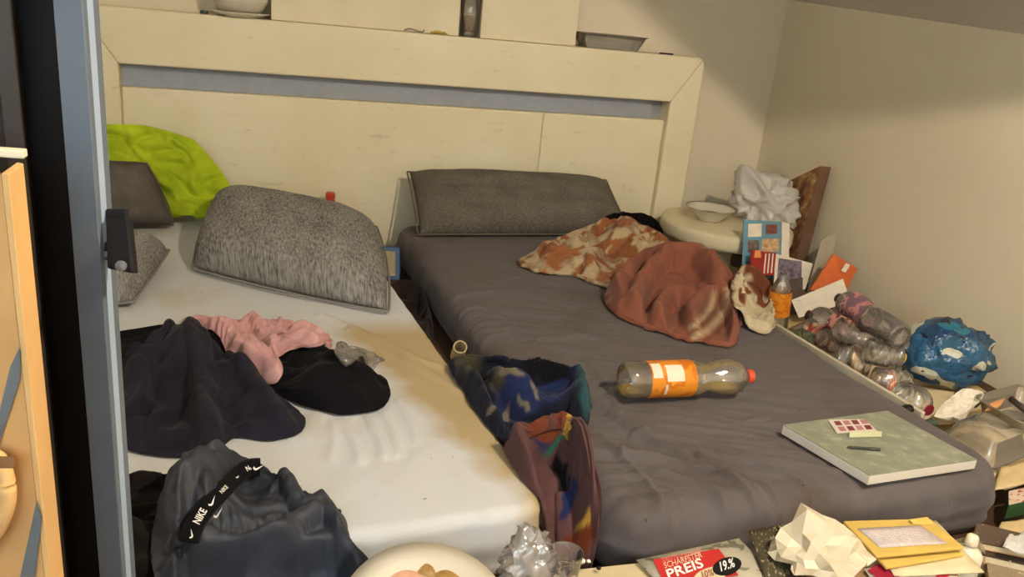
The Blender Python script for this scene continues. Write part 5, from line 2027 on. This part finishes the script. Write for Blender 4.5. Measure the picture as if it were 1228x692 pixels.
for k, (pts, z0_, th_, c_, lab, nm) in enumerate(bk):
    q = [PZ(a, b, z0_) for a, b in pts]
    r_ = empty(nm, tuple(q[0]), lab, 'book')
    slab('page_block', q, (0, 0, th_ * .8), M_CREAMP, r_)
    cc = sum(q) / 4
    slab('cover', [p + (p - cc) * .02 + np.array([0, 0, th_ * .8]) for p in q], (0, 0, th_ * .2), paper_mat('cover_%d' % k, srgb(*c_), srgb(196, 176, 150), lines=6, thr=.62, scale=3), r_)
    slab('back_cover', [p + (p - cc) * .02 - np.array([0, 0, th_ * .2]) for p in q], (0, 0, th_ * .2), plain('cover_back_%d' % k, srgb(206, 160, 104), .6), r_)
sheet('news_scrap', [PZ(1200, 660, .085), PZ(1240, 668, .085), PZ(1232, 640, .10), PZ(1208, 646, .09)], M_NEWS, None, 8, .02, 69, .001, 'curled newspaper scrap on the striped magazine', 'newspaper')

# dinner plate with food
pc_ = PYY(514, 690, -2.175)
pc_[2] = .108
o = box('shallow_carton', (pc_[0] - .13, -2.42, .002), (pc_[0] + .12, -2.20, .060), plain('carton_brown', srgb(150, 120, 84), .8, .08), None, .002)
tag(o, 'shallow brown carton under the dinner plate', 'carton')
pl_ = empty('dinner_plate', (pc_[0], pc_[1], .02), 'white dinner plate with leftover sauce in front of the white mattress', 'plate')
tiltn = np.array([.03, -.36, 1.0])
tiltn /= np.linalg.norm(tiltn)
lathe('plate_disc', pc_, tiltn, [(.001, 0), (.07, 0), (.10, .010), (.125, .018), (.127, .021), (.10, .015), (.068, .006), (.001, .005)], M_PORC, pl_, 48, True, False, False)
tu, tv, _ = frame_from_axis(tiltn)
M_SPK = plain('sauce_pink', srgb(206, 158, 134), .4, .2, 40, .3)
M_SBR = plain('sauce_brown', srgb(168, 132, 76), .4, .4, 50, .3)
for nm, cx_, cy_, rx_, ry_, mt in (('food_rest', -.05, -.02, .045, .045, M_SPK), ('sauce_smear', -.06, .045, .028, .024, M_SBR), ('sauce_smear', -.085, .015, .014, .012, M_SBR)):
    c_ = pc_ + tu * cx_ + tv * cy_ + tiltn * .010
    fo = lathe(nm, c_, tiltn, [(.001, .004), (.6 * rx_, .0035), (rx_, 0)], mt, pl_, 20, True, False, False, lambda r, h, t, u, v: u * r * .15 * math.sin(3 * t) + v * r * .2 * math.sin(2 * t + 1))
# clear wrap and cup at the foot of the gap
wc = PYY(632, 682, -2.10)
o = blob('plastic_wrap', (wc[0], wc[1], max(wc[2], .125)), (.036, .028, .050), M_FILM2, None, 4, .45, 2.2, 21, True, .0895, [((-.3, 0, .95), .35, 12), ((.35, 0, .9), .2, 12)])
tag(o, 'crinkled clear plastic wrap standing on the pale board', 'wrapper')
cc_ = PZ(673, 704, .089)
cu_ = empty('plastic_cup', tuple(cc_), 'clear plastic cup standing on the pale board by the robe', 'cup')
lathe('cup_wall', cc_, (0.02, .05, 1), [(.001, .002), (.022, .002), (.023, 0), (.025, .035), (.028, .062), (.029, .064), (.028, .066), (.027, .063), (.024, .035)], film('cup_clear', (.97, .97, .98), 1.0, .06, .12, (.9, .9, .92), 60), cu_, 28, True, False, False)
# crumbs on the board
for k, (x_, y_) in enumerate(((690, 674), (698, 673), (706, 673), (718, 681))):
    c_ = PYY(x_, y_, FLY - .012)
    o = blob('crumb', tuple(c_), ((.004, .004, .003) if k != 1 else (.006, .005, .004)), plain('crumb_white', srgb(230, 226, 214), .6) if k < 3 else M_INK, None, 1, .3, 2, k)
    tag(o, (('small white crumb lying on the far edge of the pale board' if k != 1 else 'largest white crumb between the small ones on the pale board') if k < 3 else 'black crumb lying on the pale board'), 'crumb', 'crumbs on the pale board' if k < 3 else None)

# ------------------------------------------------------------------ left foreground: cabinet edge, strap, wooden chest
DP = .78


def strip(name, xs_top, xs_bot, depth0, depth1, mat, parent, ytop=-220, ybot=1500, thick=.02, bev=0.0):
    """vertical board between two vertical lines, each given by its pixel x at y=0 and y=692"""
    out = []
    for (xt, xb), dp in ((( xs_top[0], xs_bot[0]), depth0), ((xs_top[1], xs_bot[1]), depth1)):
        p = PD(.5 * (xt + xb), 346, dp)
        out.append(p)
    a, b = out
    n_ = np.cross(b - a, np.array([0, 0, 1.0]))
    n_[2] = 0
    n_ /= np.linalg.norm(n_)
    if n_ @ (CAM - a) > 0:
        n_ = -n_
    q = [np.array([a[0], a[1], 0.0]), np.array([b[0], b[1], 0.0]), np.array([b[0], b[1], 0.0]) + n_ * thick, np.array([a[0], a[1], 0.0]) + n_ * thick]
    return slab(name, q, (0, 0, 1.62), mat, parent, bev)


cb = empty('tall_cabinet', tuple(PD(60, 346, DP) * np.array([1, 1, 0])), 'tall dark cabinet with a grey metal door edge beside the bed', 'cabinet')
M_GREYM = plain('grey_metal', srgb(100, 110, 122), .45, .05, 8, spec=.4)
M_WEDGE = plain('pale_edge', srgb(160, 178, 202), .4, .03, 8)
M_BLKM = plain('black_recess', srgb(8, 8, 9), .7, .1)
M_DBRN = plain('dark_brown_wood', srgb(52, 46, 42), .5, .15, 12)
strip('door_edge', (64, 99), (118, 147), DP, DP, M_GREYM, cb, thick=.03, bev=.001)
strip('edge_trim', (99.3, 112), (147.3, 158), DP + .001, DP + .02, M_WEDGE, cb, thick=.012, bev=.001)
strip('black_side', (12, 64), (79, 118), DP + .02, DP + .012, M_BLKM, cb, thick=.02)
strip('brown_stile', (-10, 12), (58, 79), DP - .005, DP + .0, M_DBRN, cb, thick=.02, bev=.001)
strip('brown_panel', (-160, -10), (-110, 58), DP + .03, DP + .005, M_DBRN, cb, thick=.02)

# strap with buckle
st = empty('strap', tuple(PD(140, 300, DP - .01)), 'black strap with a plastic buckle tied round the grey cabinet edge', 'strap')
M_STR = plain('black_webbing', srgb(22, 22, 24), .7, .1, 200)
s0, s1 = PD(90, 297, DP - .004), PD(130, 296, DP - .004)


def px_slab(name, pts, depth, thick, mat, parent, bev=.002):
    q = [PD(a, b, depth) for a, b in pts]
    return slab(name, q, AF * thick, mat, parent, bev)


px_slab('webbing', [(92, 303), (131, 301), (131, 290), (92, 292)], DP - .004, .003, M_STR, st, .0005)
px_slab('buckle_body', [(128, 322), (160, 328), (153, 262), (126, 262)], DP - .016, .012, M_STR, st)
px_slab('buckle_clip', [(126, 268), (152, 268), (152, 250), (126, 250)], DP - .010, .006, M_STR, st)
o = lathe('buckle_stud', PD(146, 319, DP - .019), -AF, [(.005, 0), (.005, .003), (.001, .004)], plain('stud_grey', srgb(120, 122, 126), .4), st, 14, False)
px_slab('grey_cord', [(93, 283), (127, 280), (127, 275), (93, 278)], DP - .003, .002, plain('cord_grey', srgb(70, 72, 74), .6), st, .0005)
px_slab('grey_cord', [(93, 314), (128, 312), (128, 307), (93, 309)], DP - .003, .002, plain('cord_grey', srgb(70, 72, 74), .6), st, .0005)

# wooden chest in the near left corner
M_WOOD = plain('orange_pine', srgb(206, 160, 104), .5, .1, 10, spec=.3)
M_WOODD = plain('pine_edge', srgb(224, 180, 120), .5, .08, 10)
DW = .62
ch = empty('wooden_chest', tuple(PD(0, 500, DW) * np.array([1, 1, 0])), 'orange pine chest with a curved wooden handle and grey diagonal bands', 'chest')
ea, eb = PD(26, 440, DW), PD(34, 440, DW - .002)
ztop = PD(2, 188, DW)[2]


def vq(p, w):
    return np.array([p[0], p[1], 0.0])


la = PD(-190, 440, DW + .06)
q = [vq(la, 0), vq(ea, 0), vq(ea, 0) + np.array([-.02, .04, 0]), vq(la, 0) + np.array([-.02, .04, 0])]
slab('front_board', q, (0, 0, ztop), M_WOOD, ch)
q = [vq(ea, 0), vq(eb, 0), vq(eb, 0) + np.array([0, .04, 0]), vq(ea, 0) + np.array([0, .04, 0])]
slab('corner_post', q, (0, 0, ztop), M_WOODD, ch, .001)
tA, tB = PD(-120, 180, DW - .01), PD(28, 185, DW - .002)
q = [np.array([tA[0], tA[1], ztop]), np.array([tB[0], tB[1], ztop]), np.array([tB[0], tB[1] + .012, ztop]), np.array([tA[0], tA[1] + .012, ztop])]
slab('chest_top', q, (0, 0, .006), plain('pale_top', srgb(236, 226, 200), .5, .04), ch, .001)
fx = vq(ea, 0) - vq(la, 0)
fl_ = np.linalg.norm(fx)
fx /= fl_


def on_front(px_, py_):
    d = ray(px_, py_)
    n_ = np.array([-fx[1], fx[0], 0])
    tt = ((vq(la, 0) - CAM) @ n_) / (d @ n_)
    return CAM + d * tt * .997


M_GB = plain('grey_band', srgb(110, 116, 120), .5, .05)
for pts in ([(-30, 620), (12, 440), (24, 415), (24, 455), (-10, 560)], [(24, 692), (44, 600), (50, 620), (42, 692)]):
    V = [on_front(a, b) for a, b in pts]
    mesh('grey_band', V, [tuple(range(len(V)))], M_GB, ch)
hp = [on_front(a, b) - AF * .012 for a, b in ((-12, 545), (8, 545), (19, 570), (20, 600), (8, 630), (-14, 655))]
tube('handle', hp, .006, M_WOODD, ch, 10, 6)
px_slab('handle_bracket', [(-10, 562), (16, 562), (16, 548), (-10, 548)], DW + .005, .004, plain('brass_dark', srgb(120, 86, 50), .5), ch, .001)
